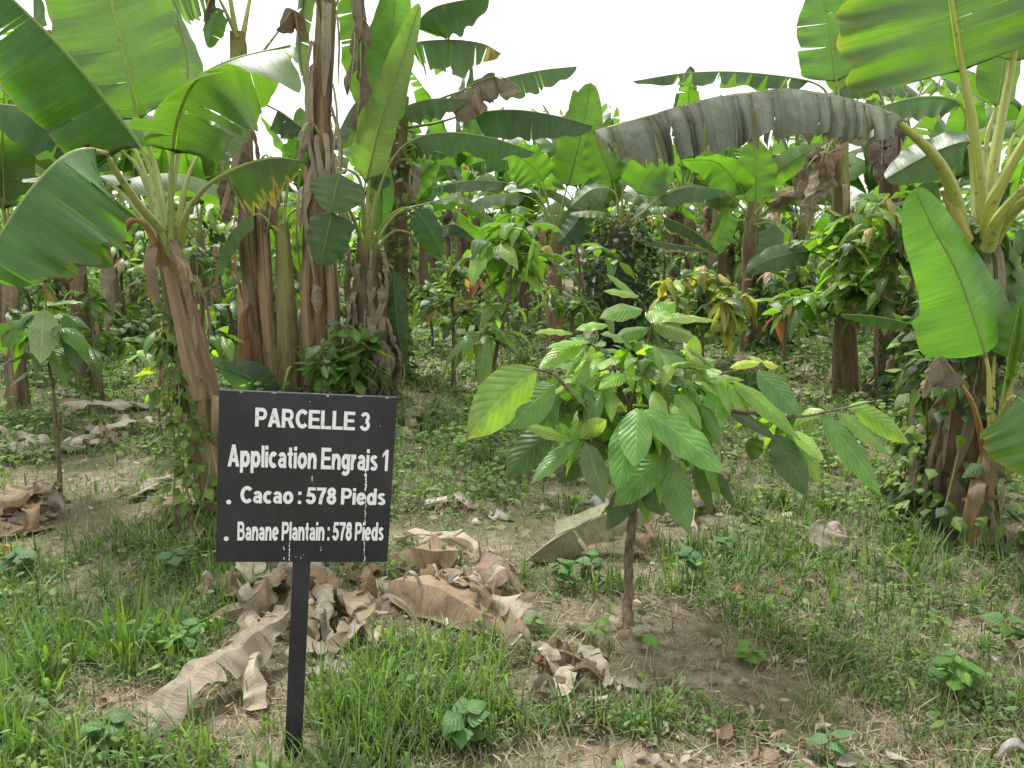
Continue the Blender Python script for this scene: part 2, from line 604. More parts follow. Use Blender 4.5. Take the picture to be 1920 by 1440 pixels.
def ground_mat():
    k = NT('soil')
    tc = k.n('TexCoord').outputs['Object']
    n1 = k.noise(tc, 1.1, 6, .6)
    n2 = k.noise(tc, 13.0, 6, .65)
    n3 = k.noise(tc, 75.0, 5, .7)
    col = k.ramp(n2, [(.28, (.075, .056, .040)), (.5, (.215, .172, .128)), (.72, (.335, .28, .215))])
    col = k.mix(k.ramp(n1, [(.42, (0, 0, 0)), (.62, (.6, .6, .6))]), col, (.15, .12, .08))
    # bits of straw and moss worked into the soil
    v = k.n('TexVoronoi')
    k.l(tc, v.inputs['Vector'])
    v.inputs['Scale'].default_value = 60
    col = k.mix(k.math('MULTIPLY', k.math('LESS_THAN', v.outputs[0], .17), .6), col, (.40, .33, .24))
    col = k.mix(k.ramp(n3, [(.55, (0, 0, 0)), (.75, (.55, .55, .55))]), col, (.075, .055, .035))
    moss = k.noise(tc, 2.3, 5, .65)
    col = k.mix(k.ramp(moss, [(.40, (0, 0, 0)), (.58, (.8, .8, .8))]), col, (.075, .085, .035))
    h = k.math('ADD', k.math('MULTIPLY', n2, .8), k.math('MULTIPLY', n3, .5))
    return k.finish(k.princ(col, .92, .15, k.bump(h, .9, .02)).outputs[0])


M_STALK, M_STEM, M_BARK, M_SOIL = stalk_mat(), stem_mat(), bark_mat(), ground_mat()


def paint_mat(name, col, rough, wear):
    k = NT(name)
    tc = k.n('TexCoord').outputs['Object']
    n1 = k.noise(tc, 7.0, 5, .65)
    n2 = k.noise(tc, 190.0, 3, .7)
    n3 = k.noise(k.mapping(tc, (30, 30, 3)), 1.0, 4, .6)
    c = k.mix(k.ramp(n1, [(.35, (0, 0, 0)), (.75, (wear, wear, wear))]), col, tuple(min(1, x * 1.9 + .012) for x in col))
    c = k.mix(k.math('MULTIPLY', k.math('GREATER_THAN', n2, .735), .5), c, (.2, .19, .18))
    c = k.mix(k.ramp(n3, [(.55, (0, 0, 0)), (.8, (.25, .25, .25))]), c, tuple(min(1, x * 2.4 + .01) for x in col))
    return k.finish(k.princ(c, rough, .4, k.bump(n2, .12, .002)).outputs[0])


M_BLACK = paint_mat('black_paint', (.014, .014, .017), .48, .7)


def white_mat():
    k = NT('white_paint')
    tc = k.n('TexCoord').outputs['Object']
    n = k.noise(tc, 60.0, 4, .7)
    c = k.ramp(n, [(.25, (.45, .45, .44)), (.45, (.72, .72, .72))])
    return k.finish(k.princ(c, .5, .3).outputs[0])


M_WHITE = white_mat()

# ------------------------------------------------------------------ ground
UP, CAM, AWAY = np.array((0, 0, 1.)), np.array((0, -1., .35)), np.array((0, .8, .6))
# bare soil patches: pixel centre, radii in metres (they stay bare of plants)
BARE = [(G(1230, 1185), .34, .20, 1.0), (G(1330, 1280), .32, .14, .6), (G(1120, 1150), .26, .16, .8), (G(1500, 1340), .3, .12, .3),
        (G(170, 890), .75, .5, 1.2), (G(150, 960), .5, .25, .9), (G(880, 745), .9, .6, .3), (G(1080, 745), 1.0, .7, .2),
        (G(1000, 1440), .5, .12, .5), (G(1300, 1420), .6, .12, .5), (G(60, 760), .9, .7, .4), (G(1500, 700), 2.0, 1.0, .25),
        (G(1650, 750), 1.2, .7, .4), (G(250, 800), .7, .5, .6), (G(1250, 650), 2.0, 1.5, .1),
        (G(548, 1415), .16, .10, .8), (G(560, 1180), .36, .30, 1.0), (G(850, 1130), .36, .22, 1.0), (G(390, 1330), .36, .16, 1.0), (G(1100, 1280), .3, .12, .7),
        (G(60, 960), .4, .3, .8), (G(1100, 1020), .35, .2, .3)]
_pn = [Wob(np.random.default_rng(100 + i), s) for i, s in enumerate((1.1, 3.2, 7.5))]


def cover(x, y):
    p = np.stack((x, y, np.zeros_like(x)), -1)
    c = .65 + .20 * _pn[0](p) + .24 * _pn[1](p) + .20 * _pn[2](p)
    c = c + .16 * np.clip(y - 3.8, 0, 1) - .30 * np.exp(-((x - 1.1) / 1.1) ** 2 - ((y - 2.25) / .5) ** 2)      # worn, strawy corner
    c = c - .22 * np.exp(-((x - 1.2) / .9) ** 2 - ((y - 2.8) / .5) ** 2)
    for q, rx, ry, s in BARE:
        c = c - 1.25 * s * np.exp(-(((x - q[0]) / rx) ** 2 + ((y - q[1]) / ry) ** 2) ** 1.5)
    return np.clip(c, 0.02, 1)


mb = MB()
yy = np.concatenate((np.linspace(-6, 1.4, 16), np.linspace(1.5, 9, 180), np.linspace(9.2, 30, 60), np.linspace(33, 300, 24)))
xx = np.concatenate((np.linspace(-250, -14, 14), np.linspace(-12, -5, 20), np.linspace(-4.9, 4.9, 170), np.linspace(5, 12, 20), np.linspace(14, 250, 14)))
X, Y = np.meshgrid(xx, yy)
Z = gh(X, Y)
_w1, _w2 = Wob(rng, 9), Wob(rng, 26)
pp = np.stack((X, Y, 0 * X), -1)
near = np.exp(-np.maximum(0, Y - 5) / 3)
Z = Z + near * (.006 * _w1(pp) + .003 * _w2(pp)) - .004
mb.add(np.stack((X, Y, Z), -1).reshape(-1, 3), gridq(len(yy), len(xx)))
tag(mb.build('ground', M_SOIL), kind='structure')

# ------------------------------------------------------------------ the sign
def glyph(ch):
    """a bold sans letter of cap height 1 as ribbons (pairs of points), and its width"""
    h = .108

    def arc(cx, cy, rx, ry, a0, a1, n=None):
        n = n or max(5, int(abs(a1 - a0) / 14))
        a = np.radians(np.linspace(a0, a1, n))
        return [(cx + rx * math.cos(q), cy + ry * math.sin(q)) for q in a]

    def rib(pts, w=h):
        p = np.array(pts, float)
        keepers = [0] + [i for i in range(1, len(p)) if np.linalg.norm(p[i] - p[i - 1]) > 1e-4]
        p = p[keepers]
        e = np.diff(p, axis=0)
        e /= np.linalg.norm(e, axis=1, keepdims=True)
        nn = np.stack((-e[:, 1], e[:, 0]), 1)
        m = np.vstack((nn[:1], nn[:-1] + nn[1:], nn[-1:]))
        m /= np.linalg.norm(m, axis=1, keepdims=True)
        ref = np.vstack((nn[:1], nn))
        m /= np.maximum((m * ref).sum(1, keepdims=True), .55)
        return np.stack((p - m * w, p + m * w), 1).reshape(-1, 2)

    def q(a, b, c_, d):
        return np.array((a, b, d, c_), float)          # a b bottom (left, right) ; c d top (right, left) as a ribbon

    def r(x0, y0, x1, y1):
        return np.array(((x0, y0), (x0, y1), (x1, y0), (x1, y1)), float)[[0, 2, 1, 3]]

    def ring(cx, cy, rx, ry):
        return rib(arc(cx, cy, rx, ry, 0, 360, 25))
    bowlp = rib([(.1, .9), (.40, .9)] + arc(.40, .675, .185, .225, 80, -80) + [(.40, .45), (.1, .45)], .095)
    G_ = {
        'P': ([r(0, 0, .21, 1), bowlp], .69),
        'R': ([r(0, 0, .21, 1), bowlp, np.array(((.51, 0), (.76, 0), (.30, .46), (.53, .46)))], .76),
        'A': ([np.array(((0, 0), (.225, 0), (.275, 1), (.485, 1))), np.array(((.535, 0), (.76, 0), (.275, 1), (.485, 1))), r(.18, .21, .58, .385)], .76),
        'C': ([rib(arc(.40, .5, .295, .405, 42, 318))], .72),
        'E': ([r(0, 0, .21, 1), r(.2, .82, .66, 1), r(.2, .42, .62, .59), r(.2, 0, .68, .175)], .68),
        'L': ([r(0, 0, .21, 1), r(.2, 0, .64, .175)], .64),
        'B': ([r(0, 0, .21, 1), rib([(.1, .91), (.38, .91)] + arc(.38, .72, .165, .19, 80, -80) + [(.38, .53), (.1, .53)], .09), rib([(.3, .53), (.40, .53)] + arc(.40, .31, .20, .22, 80, -80) + [(.40, .09), (.1, .09)], .09)], .71),
        '3': ([rib(arc(.30, .725, .185, .185, 165, -80), .092), rib(arc(.30, .295, .215, .21, 82, -168), .095)], .61),
        '1': ([r(.20, 0, .40, 1), np.array(((0, .62), (.0, .80), (.22, .80), (.24, 1)))[[0, 2, 1, 3]]], .40),
        '5': ([r(.13, .82, .58, 1), np.array(((.03, .44), (.22, .47), (.11, 1), (.28, 1))), rib(arc(.295, .335, .215, .235, 140, -165))], .61),
        '7': ([r(.0, .82, .60, 1), rib([(.50, .84), (.38, .62), (.29, .36), (.245, 0)])], .60),
        '8': ([ring(.30, .735, .165, .17), ring(.30, .295, .20, .20)], .61),
        'a': ([rib([(.475, 0), (.455, .12), (.45, .46)] + arc(.27, .47, .18, .165, 0, 158), .094), rib([(.45, .43), (.32, .385)] + arc(.245, .235, .145, .145, 95, 290) + [(.36, .12), (.45, .22)], .088)], .57),
        'p': ([r(0, -.27, .2, .73), ring(.335, .365, .195, .275)], .64),
        'd': ([r(.43, 0, .63, 1), ring(.295, .365, .195, .275)], .63),
        'l': ([r(0, 0, .2, 1)], .2),
        'i': ([r(0, 0, .2, .73), r(0, .82, .2, 1)], .2),
        'c': ([rib(arc(.31, .365, .21, .275, 48, 312))], .56),
        'o': ([ring(.32, .365, .215, .275)], .64),
        'e': ([rib([(.14, .365), (.46, .365)], .075), rib(arc(.31, .365, .21, .275, -2, 322))], .62),
        'n': ([r(0, 0, .2, .73), rib([(.12, .40)] + arc(.31, .43, .18, .21, 165, 0) + [(.49, 0)])], .60),
        't': ([r(.09, .17, .29, .95), rib([(.19, .25)] + arc(.31, .2, .12, .105, 180, 275)), r(0, .57, .37, .72)], .38),
        'g': ([ring(.295, .38, .19, .26), rib([(.5, .73), (.5, -.04)] + arc(.30, -.04, .2, .14, 0, -155), .098)], .60),
        'r': ([r(0, 0, .2, .73), rib([(.12, .36)] + arc(.32, .40, .2, .23, 165, 82))], .40),
        's': ([rib(arc(.28, .53, .165, .115, 25, 255) + [(.30, .372)] + arc(.28, .20, .175, .115, 65, -160), .088)], .56),
        ':': ([r(0, 0, .2, .19), r(0, .54, .2, .73)], .2),
    }
    ps, w = G_[ch]
    return [np.asarray(p, float) for p in ps], w


def build_sign():
    tl, tr = P(413, 731, 2.150), P(740, 745, 2.245)
    bl, br = P(402, 1054, 2.150), P(731, 1054, 2.245)
    c = (tl + tr + bl + br) / 4
    ex = (tr + br - tl - bl) / 2
    W = float(np.linalg.norm(ex))
    ex = ex / W
    ez = (tl + tr - bl - br) / 2
    ez = ez - ex * (ez @ ex)
    H = float(np.linalg.norm(ez))
    ez = ez / H
    ey = np.cross(ez, ex)                       # away from the viewer
    foot = G(545, 1424)
    root = empty('plot_sign', foot, 'black painted board on a square post lettered in white PARCELLE 3', 'sign')

    def loc(s, t, dep=0.0):                     # s,t in 0..1 from the top left
        return c + ex * (s - .5) * W + ez * (.5 - t) * H + ey * dep

    def box(mb, o, a, b, d, bev=.0015):
        """bevelled box: centre o, half vectors a, b, d"""
        la, lb, ld = (np.linalg.norm(q) for q in (a, b, d))
        ua, ub, ud = a / la, b / lb, d / ld
        rings = []
        for z, ins in ((-ld, bev), (-ld + bev, 0), (ld - bev, 0), (ld, bev)):
            x, y = la - ins, lb - ins
            k = bev
            ring = [(-x + k, -y), (x - k, -y), (x, -y + k), (x, y - k), (x - k, y), (-x + k, y), (-x, y - k), (-x, -y + k)]
            rings.append([o + ua * p + ub * q + ud * z for p, q in ring])
        v = np.array(rings)
        q = []
        for i in range(3):
            for j in range(8):
                j2 = (j + 1) % 8
                q.append((i * 8 + j, i * 8 + j2, i * 8 + 8 + j2, i * 8 + 8 + j))
        for i, fl in ((0, 1), (3, 0)):
            for qd in ((0, 1, 2, 3), (0, 3, 4, 7), (7, 4, 5, 6)):
                qq = [i * 8 + z for z in qd]
                q.append(qq[::-1] if fl else qq)
        mb.add(v.reshape(-1, 3), q)

    b = MB()
    box(b, loc(.5, .5, .006), ex * W / 2, ez * H / 2, ey * .006)
    b.build('panel', M_BLACK, root, smooth=False)
    b = MB()
    top = loc((563 - 402) / 329.0, .55, .034)
    foot2 = foot + np.array((0, .028, 0))
    bot = foot2 + (foot2 - top) * .12
    up = unit(top - bot)
    sx = unit(ex - up * (ex @ up))
    sy = np.cross(up, sx)
    box(b, (top + bot) / 2, sx * .0245, sy * .0215, up * np.linalg.norm(top - bot) / 2, .002)
    b.build('post', M_BLACK, root, smooth=False)

    def lettering(text, s0, s1, t0, t1, dt=0.0):
        polys, x = [], 0.0
        for ch in text:
            if ch == ' ':
                x += .25
                continue
            ps, w = glyph(ch)
            polys += [p + (x, 0) for p in ps]
            x += w + .045
        x -= .045
        b = MB()
        for k, p in enumerate(polys):
            s_ = s0 + p[:, 0] / x * (s1 - s0)
            t_ = t1 - p[:, 1] * (t1 - t0) + dt * (s_ - s0) / (s1 - s0)
            v = c + np.outer((s_ - .5) * W, ex) + np.outer((.5 - t_) * H, ez) - ey * (.0010 + .00006 * (k % 7))
            b.add(v, gridq(len(p) // 2, 2))
        b.build('lettering', M_WHITE, root, smooth=False)
    lettering('PARCELLE 3', .200, .850, .090, .198, .004)
    lettering('Application Engrais 1', .055, .968, .305, .432, .006)
    lettering('Cacao : 578 Pieds', .130, .968, .545, .645, .0)
    lettering('Banane Plantain : 578 Pieds', .118, .968, .755, .868, -.004)

    def disc(s, t, r):
        b = MB()
        a = np.linspace(0, 2 * math.pi, 17)
        o = loc(s, t, -.0012)
        ring = np.array([o + ex * math.cos(x) * r + ez * math.sin(x) * r for x in a])
        b.add(np.vstack((ring, ring * .02 + o * .98)), [(j, j + 1, 17 + j + 1, 17 + j) for j in range(16)])
        b.build('lettering', M_WHITE, root, smooth=False)
    disc(.066, .640, .0068)
    disc(.057, .858, .0068)

    r = np.random.default_rng(5)

    def drip(s, t0, t1, w, dens, wander=.004):
        """a run of white paint: broken little flecks down the board"""
        b = MB()
        t = t0
        x = s
        while t < t1:
            ln = r.uniform(.006, .03)
            x = s + r.normal() * wander * .5 + (t - t0) * .03
            if r.random() < dens:
                ww = w * r.uniform(.35, 1.0)
                tt = np.linspace(t, min(t + ln, t1), 5)
                prof = np.sin(np.linspace(.25, 2.9, 5)) * ww
                jit = r.normal(size=5) * wander * .25
                lft = [loc(x + j - p, q, -.0022) for j, p, q in zip(jit, prof, tt)]
                rgt = [loc(x + j + p, q, -.0022) for j, p, q in zip(jit, prof, tt)]
                v = np.stack((lft, rgt), 1).reshape(-1, 3)
                b.add(v, gridq(5, 2, True))
            t += ln * r.uniform(.55, 1.1)
        if b.n:
            b.build('paint_drip', M_WHITE, root, smooth=False)
    drip(.842, .425, .53, .0085, .9)
    drip(.846, .53, .60, .007, .6, .006)
    drip(.848, .60, .995, .0034, .85, .003)
    drip(.385, .88, .985, .0045, .55)
    drip(.415, .87, .99, .0035, .6)
    drip(.53, .475, .51, .003, .7)
    drip(.60, .90, .93, .002, .8)
    # chips along the top edge and at the foot of the panel
    b = MB()
    for s, t, w, h in ((.60, .008, .013, .004), (.50, .045, .006, .002), (.455, .965, .004, .003), (.485, .972, .003, .008), (.50, .955, .006, .002),
                       (.12, .006, .02, .002), (.30, .004, .03, .0015), (.78, .004, .04, .0015), (.94, .006, .02, .002), (.91, .17, .002, .005), (.89, .172, .0015, .004)):
        a = np.linspace(0, 2 * math.pi, 9)
        rr = 1 + .35 * np.sin(a * 3 + s * 40)
        o = loc(s, t, -.0015)
        ring = np.array([loc(s + w / 2 * q * math.cos(x), t + h * q * math.sin(x), -.0015) for x, q in zip(a, rr)])
        b.add(np.vstack((ring, ring * .02 + o * .98)), [(j + 1, j, 9 + j, 9 + j + 1) for j in range(8)])
    b.build('paint_chips', M_WHITE, root, smooth=False)


build_sign()

# ------------------------------------------------------------------ banana plants
GB = 'banana plants of the plantation'
GREEN = (.085, .175, .028)
LIGHT = (.095, .175, .032)
GREY = (.13, .195, .095)
DARK = (.045, .105, .026)
DRY = (.29, .22, .145)
DRYG = (.30, .265, .21)
DRYD = (.15, .115, .08)
STALK = (.24, .29, .07)
STALKY = (.38, .36, .09)
TAN = (.19, .152, .098)
FACES = {'up': UP, 'cam': CAM, 'away': AWAY}


def fvec(f):
    return FACES[f] if isinstance(f, str) else np.asarray(f, float)


class Banana:
    def __init__(self, label, d, base, seed, scale_px=None, group=GB):
        self.d, self.r = d, np.random.default_rng(seed)
        b = np.asarray(base, float)
        self.root = empty('banana_plant', b, label, 'banana plant', group)
        self.px = (lambda v: v / F * d)

    def pts(self, pts):
        return np.array([p if len(p) == 3 and self.d is None else P(p[0], p[1], self.d + (p[2] if len(p) > 2 else 0)) for p in pts])

    def leaf(self, pts, nb, W, face='up', fold=(.3, .3), curl=.3, col=GREEN, stalk=STALK, rp=None, name='leaf', mat=None, world=False, **kw):
        c = np.asarray(pts, float) if world else self.pts(pts)
        whole = spline(c, 80)
        k = int(np.argmin(np.linalg.norm(whole - c[nb], axis=1))) if nb > 0 else 0
        Wm = W if world else self.px(W)
        mid = whole[k:]
        f = fvec(face)
        j = self.r.uniform(.88, 1.12)
        col = tuple(q * j for q in col)
        m = MB()
        blade(m, mid, f, Wm, self.r, fold, curl, **kw)
        o = m.build(name, mat or (M_DEAD if name == 'dry_leaf' else M_BAN), self.root, color=col)
        m = MB()
        r0 = (rp if rp else .02)
        ks = k / 79.0
        rk = r0 * .45
        n = len(whole)
        xs = [0, max(ks, .02), 1]
        rad = np.interp(np.linspace(0, 1, n), xs, [r0, rk, .0035])
        T, S, N = frames(whole, f)
        path = whole - N * (rad * 1.0)[:, None]
        tube(m, path[::2] if n > 60 else path, rad[::2], 8, f, .3)
        st = m.build('leaf_stalk', M_STALK, o, color=stalk)
        return o

    def stalk(self, pts, r0, r1, col, world=False, name='leaf_stalk'):
        c = np.asarray(pts, float) if world else self.pts(pts)
        m = MB()
        tube(m, spline(c, 24), (r0, r1), 8, (0, 0, 1), .25)
        m.build(name, M_STALK, self.root, color=col)

    def stem(self, pts, rads, col=TAN, green=0.0, world=False, flaps=0, flapcol=DRY, sides=24, flaplen=(.2, .5), name='pseudostem', rows=64, sheath=.17):
        c = np.asarray(pts, float) if world else self.pts(pts)
        if not world:
            rads = [self.px(q) for q in rads]
        path = spline(c, rows)
        L = plen(path)
        rr = np.interp(np.linspace(0, 1, rows), np.linspace(0, 1, len(rads)), rads)
        T, S, N = frames(path, (0, -1, .01))
        ph = np.linspace(0, 2 * math.pi, sides + 1)
        t = np.linspace(0, 1, rows)
        w = Wob(self.r, 1.0)
        o1 = self.r.uniform(0, 1)
        q = np.stack(np.broadcast_arrays(np.cos(ph)[None] * 1.3, np.sin(ph)[None] * 1.3, (t * L * 2.2)[:, None]), -1)
        saw = (3 * ph[None] / 6.2832 + t[:, None] * L * .9 + o1 + .18 * w(q)) % 1.0
        fac = 1 + sheath * (saw - .5) + .05 * Wob(self.r, 1.6)(q) + .022 * Wob(self.r, 7.0)(q)
        fac[:, -1] = fac[:, 0]
        v = path[:, None] + (S[:, None] * np.cos(ph)[None, :, None] + N[:, None] * np.sin(ph)[None, :, None]) * (rr[:, None] * fac)[..., None]
        uv = np.stack(np.broadcast_arrays(ph[None] / 6.283 * 1.0, (t * L)[:, None]), -1)
        m = MB()
        g = np.clip((t - (1 - green)) / max(green, .01) * 1.6, 0, 1) if green else np.zeros(rows)
        m.add(v.reshape(-1, 3), gridq(rows, sides + 1), uv, np.repeat(g, sides + 1))
        o = m.build(name, M_STEM, self.root, color=col)
        for i in range(flaps):
            self.flap(path, rr, S, N, flapcol, flaplen)
        self.path, self.rr, self.S, self.N = path, rr, S, N
        return o

    def flap(self, path, rr, S, N, col, ln, at=None, ang=None):
        """a strip of dead sheath peeling off and hanging down"""
        r = self.r
        i = int((r.uniform(.12, .97) if at is None else at) * (len(path) - 1))
        a = r.uniform(0, 6.28) if ang is None else ang
        out = S[i] * math.cos(a) + N[i] * math.sin(a)
        L = r.uniform(*ln)
        p0 = path[i] + out * rr[i] * .97
        k = r.uniform(.02, .10)
        sw = np.cross(out, (0, 0, 1)) * r.normal() * .12 * L
        pts = [p0, p0 + out * k * .7 + np.array((0, 0, .05 * L)), p0 + out * (k + .02) + sw * .4 - np.array((0, 0, .35 * L)), p0 + out * k * r.uniform(.3, 1.3) + sw - np.array((0, 0, L))]
        pts = np.array(pts)
        pts[:, 2] = np.maximum(pts[:, 2], gh(pts[:, 0], pts[:, 1]) + .01)
        m = MB()
        j = r.uniform(.7, 1.35)
        blade(m, pts, out, r.uniform(.007, .036) * (1 + rr[i] * 2), r, (r.uniform(-.4, .4), r.uniform(-.4, .4)), r.uniform(-.2, .6), .08, 3, n=14, m=2, edge=.1, crumple=.003, base=.05, tip=.6)
        m.build('dry_sheath', M_SHEATH, self.root, color=tuple(q * j for q in col))


# ---- large plant at the left of the sign
b = Banana('large banana plant leaning behind the left side of the sign with big translucent leaves', 4.4, G(412, 955), 11)
b.stem([(414, 968), (392, 800), (350, 610), (322, 500), (312, 425)], (39, 36, 32, 27, 20), (.215, .15, .088), .28, flaps=22, flapcol=(.34, .26, .17), flaplen=(.2, .45))
b.stem([(404, 900, -.12), (365, 720, -.15), (335, 590, -.16), (312, 500, -.14)], (16, 17, 15, 8), (.26, .19, .115), 0, sides=14, name='sheath')
b.leaf([(310, 470, 0), (296, 370, .1), (264, 279, .15), (195, 185, .05), (113, 87, -.1), (20, -5, -.2), (-50, -70, -.3)], 2, 118, (.25, -1, .15), (-.12, 1.9), .15, (.07, .165, .028), tears=2, tearamt=.06, ripple=.035, rp=.024)
b.leaf([(318, 460, .1), (300, 330, .35), (262, 225, .45), (248, 165, .45), (208, 0, .5), (190, -90, .5)], 2, 126, (.1, .9, .3), (.06, .1), .1, LIGHT, tears=3, tearamt=.15, tip=.8, ripple=.03, rp=.022)
b.leaf([(326, 480, -.05), (323, 390, -.1), (324, 290, -.15), (336, 215, -.2), (366, 152, -.22), (430, 112, -.12), (550, 82, .05)], 2, 112, ((.1, .9, .35), (-.1, .55, .85)), (.05, 1.25), .25, LIGHT, ripple=.16, rk=2.2, rp=.024, tip=.82, base=.10, tears=4, tearamt=.16, crumple=.008, edge=.08)
b.leaf([(326, 440, .15), (345, 345, .25), (370, 290, .33), (430, 215, .45), (475, 165, .5)], 2, 62, (-.3, -.8, .6), (.1, .2), .3, GREY, ripple=.06, tears=1)
b.leaf([(305, 445, -.1), (262, 395, -.25), (210, 318, -.4), (184, 280, -.5), (125, 288, -.6), (60, 350, -.7), (8, 425, -.75), (-45, 520, -.8)], 3, 150, (-.25, -1, .45), (.12, 2.0), .25, (.085, .175, .04), tears=5, tearamt=.22, gap=.012, ripple=.08, stalk=(.30, .33, .10), rp=.026)
b.leaf([(300, 440, 0), (258, 388, .1), (205, 340, .2), (150, 322, .25), (90, 345, .3), (30, 410, .35)], 2, 55, 'up', (.9, .9), .3, DARK, tears=2)
b.leaf([(332, 455, -.05), (345, 395, -.15), (378, 350, -.2), (415, 325, -.22), (470, 302, -.25), (520, 294, -.25), (566, 300, -.22)], 3, 78, (0, -.3, 1), (1.25, 1.25), .12, (.10, .17, .03), dryedge=.42, tears=3, tearamt=.1, ripple=.10, rp=.024, base=.1)
b.leaf([(302, 450, .2), (272, 335, .3), (234, 284, .35), (150, 228, .3), (60, 202, .25), (-40, 190, .2)], 2, 92, 'up', (.85, 1.05), .3, (.06, .125, .04), tears=2, ripple=.06)
b.leaf([(304, 440, .3), (262, 300, .5), (215, 232, .6), (110, 165, .6), (-40, 105, .55)], 2, 80, (0, -.5, 1), (.5, .9), .2, GREY, tears=2)
b.leaf([(308, 440, .4), (330, 320, .6), (345, 200, .7), (352, 110, .75), (330, 20, .8)], 2, 70, (.5, -.8, .2), (.1, .9), .2, GREY, tears=2)
b.stalk([(302, 490, -.05), (275, 425, -.1), (250, 412, -.12), (232, 428, -.13), (214, 454, -.13)], .02, .016, (.30, .16, .05))
b.stalk([(318, 470, -.08), (300, 420, -.1), (285, 350, -.02), (280, 330, 0)], .022, .012, STALK)
m = MB()
blade(m, b.pts([(170, 272, -.35), (160, 320, -.36), (185, 382, -.36)]), (0.2, -1, 0), .085, b.r, (.8, .8), .9, .2, crumple=.02, n=24, m=4)
m.build('dry_leaf', M_DEAD, b.root, color=(.07, .03, .03))
b.leaf([(312, 470, -.1), (345, 500, -.25), (352, 560, -.24)], 0, 20, (.5, -1, 0), (.6, .6), .8, DRY, name='dry_leaf', crumple=.01, n=18, m=3, rp=.006)

# ---- large plant at the right edge
b = Banana('large right edge banana plant with long grey drooping leaf and yellow green stalks', 4.1, G(1800, 992), 12)
b.stem([(1795, 1005), (1803, 800), (1818, 600), (1832, 430)], (62, 56, 48, 34), (.16, .105, .065), .15, flaps=44, flapcol=(.30, .235, .16), flaplen=(.25, .65))
YG = (.31, .35, .075)
b.leaf([(1838, 440, -.02), (1831, 340, -.05), (1818, 220, -.1), (1803, 138, -.12), (1785, 20, -.15), (1762, -120, -.1)], 3, 190, (-.15, .75, .6), (.45, -.02), .15, (.075, .14, .028), stalk=YG, rp=.037, ripple=.07, tears=2, tearamt=.2, dryedge=.015, base=.14)
b.leaf([(1822, 440, -.1), (1803, 365, -.2), (1765, 290, -.35), (1700, 230, -.5), (1650, 200, -.55), (1500, 168, -.7), (1350, 180, -.8), (1220, 214, -.86), (1116, 244, -.9)], 3, 80, (0, -.45, 1), (.52, 1.5), .55, (.19, .215, .155), stalk=YG, rp=.04, tears=20, tearamt=.13, gap=.007, pleat=.20, ripple=.03, n=110, base=.16, tip=.88, te=5.0, jag=.05, mat=M_DEAD, crumple=.004, edge=.02)
b.leaf([(1846, 440, .05), (1856, 340, .05), (1872, 240, .08), (1898, 115, .1), (1925, 10, .1), (1950, -80, .1)], 3, 95, (.3, .8, .5), (.1, .1), .2, LIGHT, stalk=YG, rp=.036)
b.leaf([(1850, 440, -.1), (1866, 350, -.2), (1925, 245, -.3), (1990, 190, -.4), (2080, 160, -.5), (2200, 200, -.6)], 3, 100, 'up', (.7, .7), .3, GREY, stalk=YG, rp=.036, tears=3)
b.leaf([(1850, 455, -.2), (1878, 390, -.35), (1945, 322, -.5), (2030, 285, -.6), (2150, 300, -.8)], 3, 100, 'up', (.6, .6), .3, GREEN, stalk=YG, rp=.036, tears=3)
b.leaf([(1842, 420, .2), (1852, 260, .3), (1868, 200, .35), (1890, 60, .4), (1900, -50, .4)], 2, 52, (-.2, -1, .2), (-.3, .6), .1, LIGHT, stalk=YG)
b.leaf([(1832, 420, .3), (1822, 280, .5), (1805, 195, .6), (1730, 180, .7), (1635, 203, .8)], 2, 50, (0, -.3, 1), (.9, .9), .2, GREY, ripple=.08, tears=1)
b.leaf([(1830, 420, .2), (1832, 310, .3), (1822, 265, .35), (1750, 285, .45), (1660, 335, .5)], 2, 52, (-.2, -.9, .6), (.2, .3), .2, (.07, .12, .055), ripple=.06)
b.stalk([(1812, 452, -.15), (1790, 395, -.18), (1772, 352, -.2)], .034, .026, (.34, .30, .08))
b.stalk([(1862, 450, -.2), (1900, 395, -.4), (1960, 352, -.6)], .036, .02, YG)
b.leaf([(1840, 420, .4), (1880, 330, .6), (1900, 250, .7), (1960, 180, .8)], 2, 60, 'away', (.2, .2), .2, LIGHT)

# ---- pale green sucker under it
b = Banana('pale green sucker with two broad upright leaves at foot of right edge plant', 3.75, G(1818, 1035), 13)
b.stem([(1818, 1045), (1838, 920), (1860, 830), (1868, 790)], (22, 20, 17, 11), (.24, .145, .06), .35, flaps=8, flaplen=(.12, .3), sides=16)
b.leaf([(1862, 820), (1857, 740), (1850, 672), (1800, 520), (1750, 425), (1716, 352)], 2, 106, (-.25, -1, .25), (.02, .55), .12, (.115, .245, .045), tip=.30, te=1.7, tears=0, edge=.012, stalk=STALKY, rp=.018, ripple=.02, n=50)
b.leaf([(1868, 820, .1), (1864, 730, .12), (1866, 665, .15), (1868, 540, .2), (1858, 420, .25)], 2, 72, (.1, -1, .2), (.08, .1), .12, (.09, .19, .04), stalk=STALKY, rp=.016, ripple=.03)
b.leaf([(1868, 830, -.1), (1880, 775, -.2), (1903, 742, -.25), (1950, 790, -.35), (1990, 900, -.42)], 2, 95, (-.3, -1, .55), (.05, .1), .15, (.12, .215, .055), stalk=STALKY, rp=.016, dryedge=.02)
b.leaf([(1869, 820), (1885, 720), (1896, 650), (1912, 575)], 1, 15, (.1, -1, 0), (-.9, -.9), -.5, LIGHT, rp=.01)
b.leaf([(1872, 820), (1896, 730), (1915, 680), (1945, 560)], 2, 55, (-.3, -1, .1), (.1, .3), .2, GREEN, rp=.014)
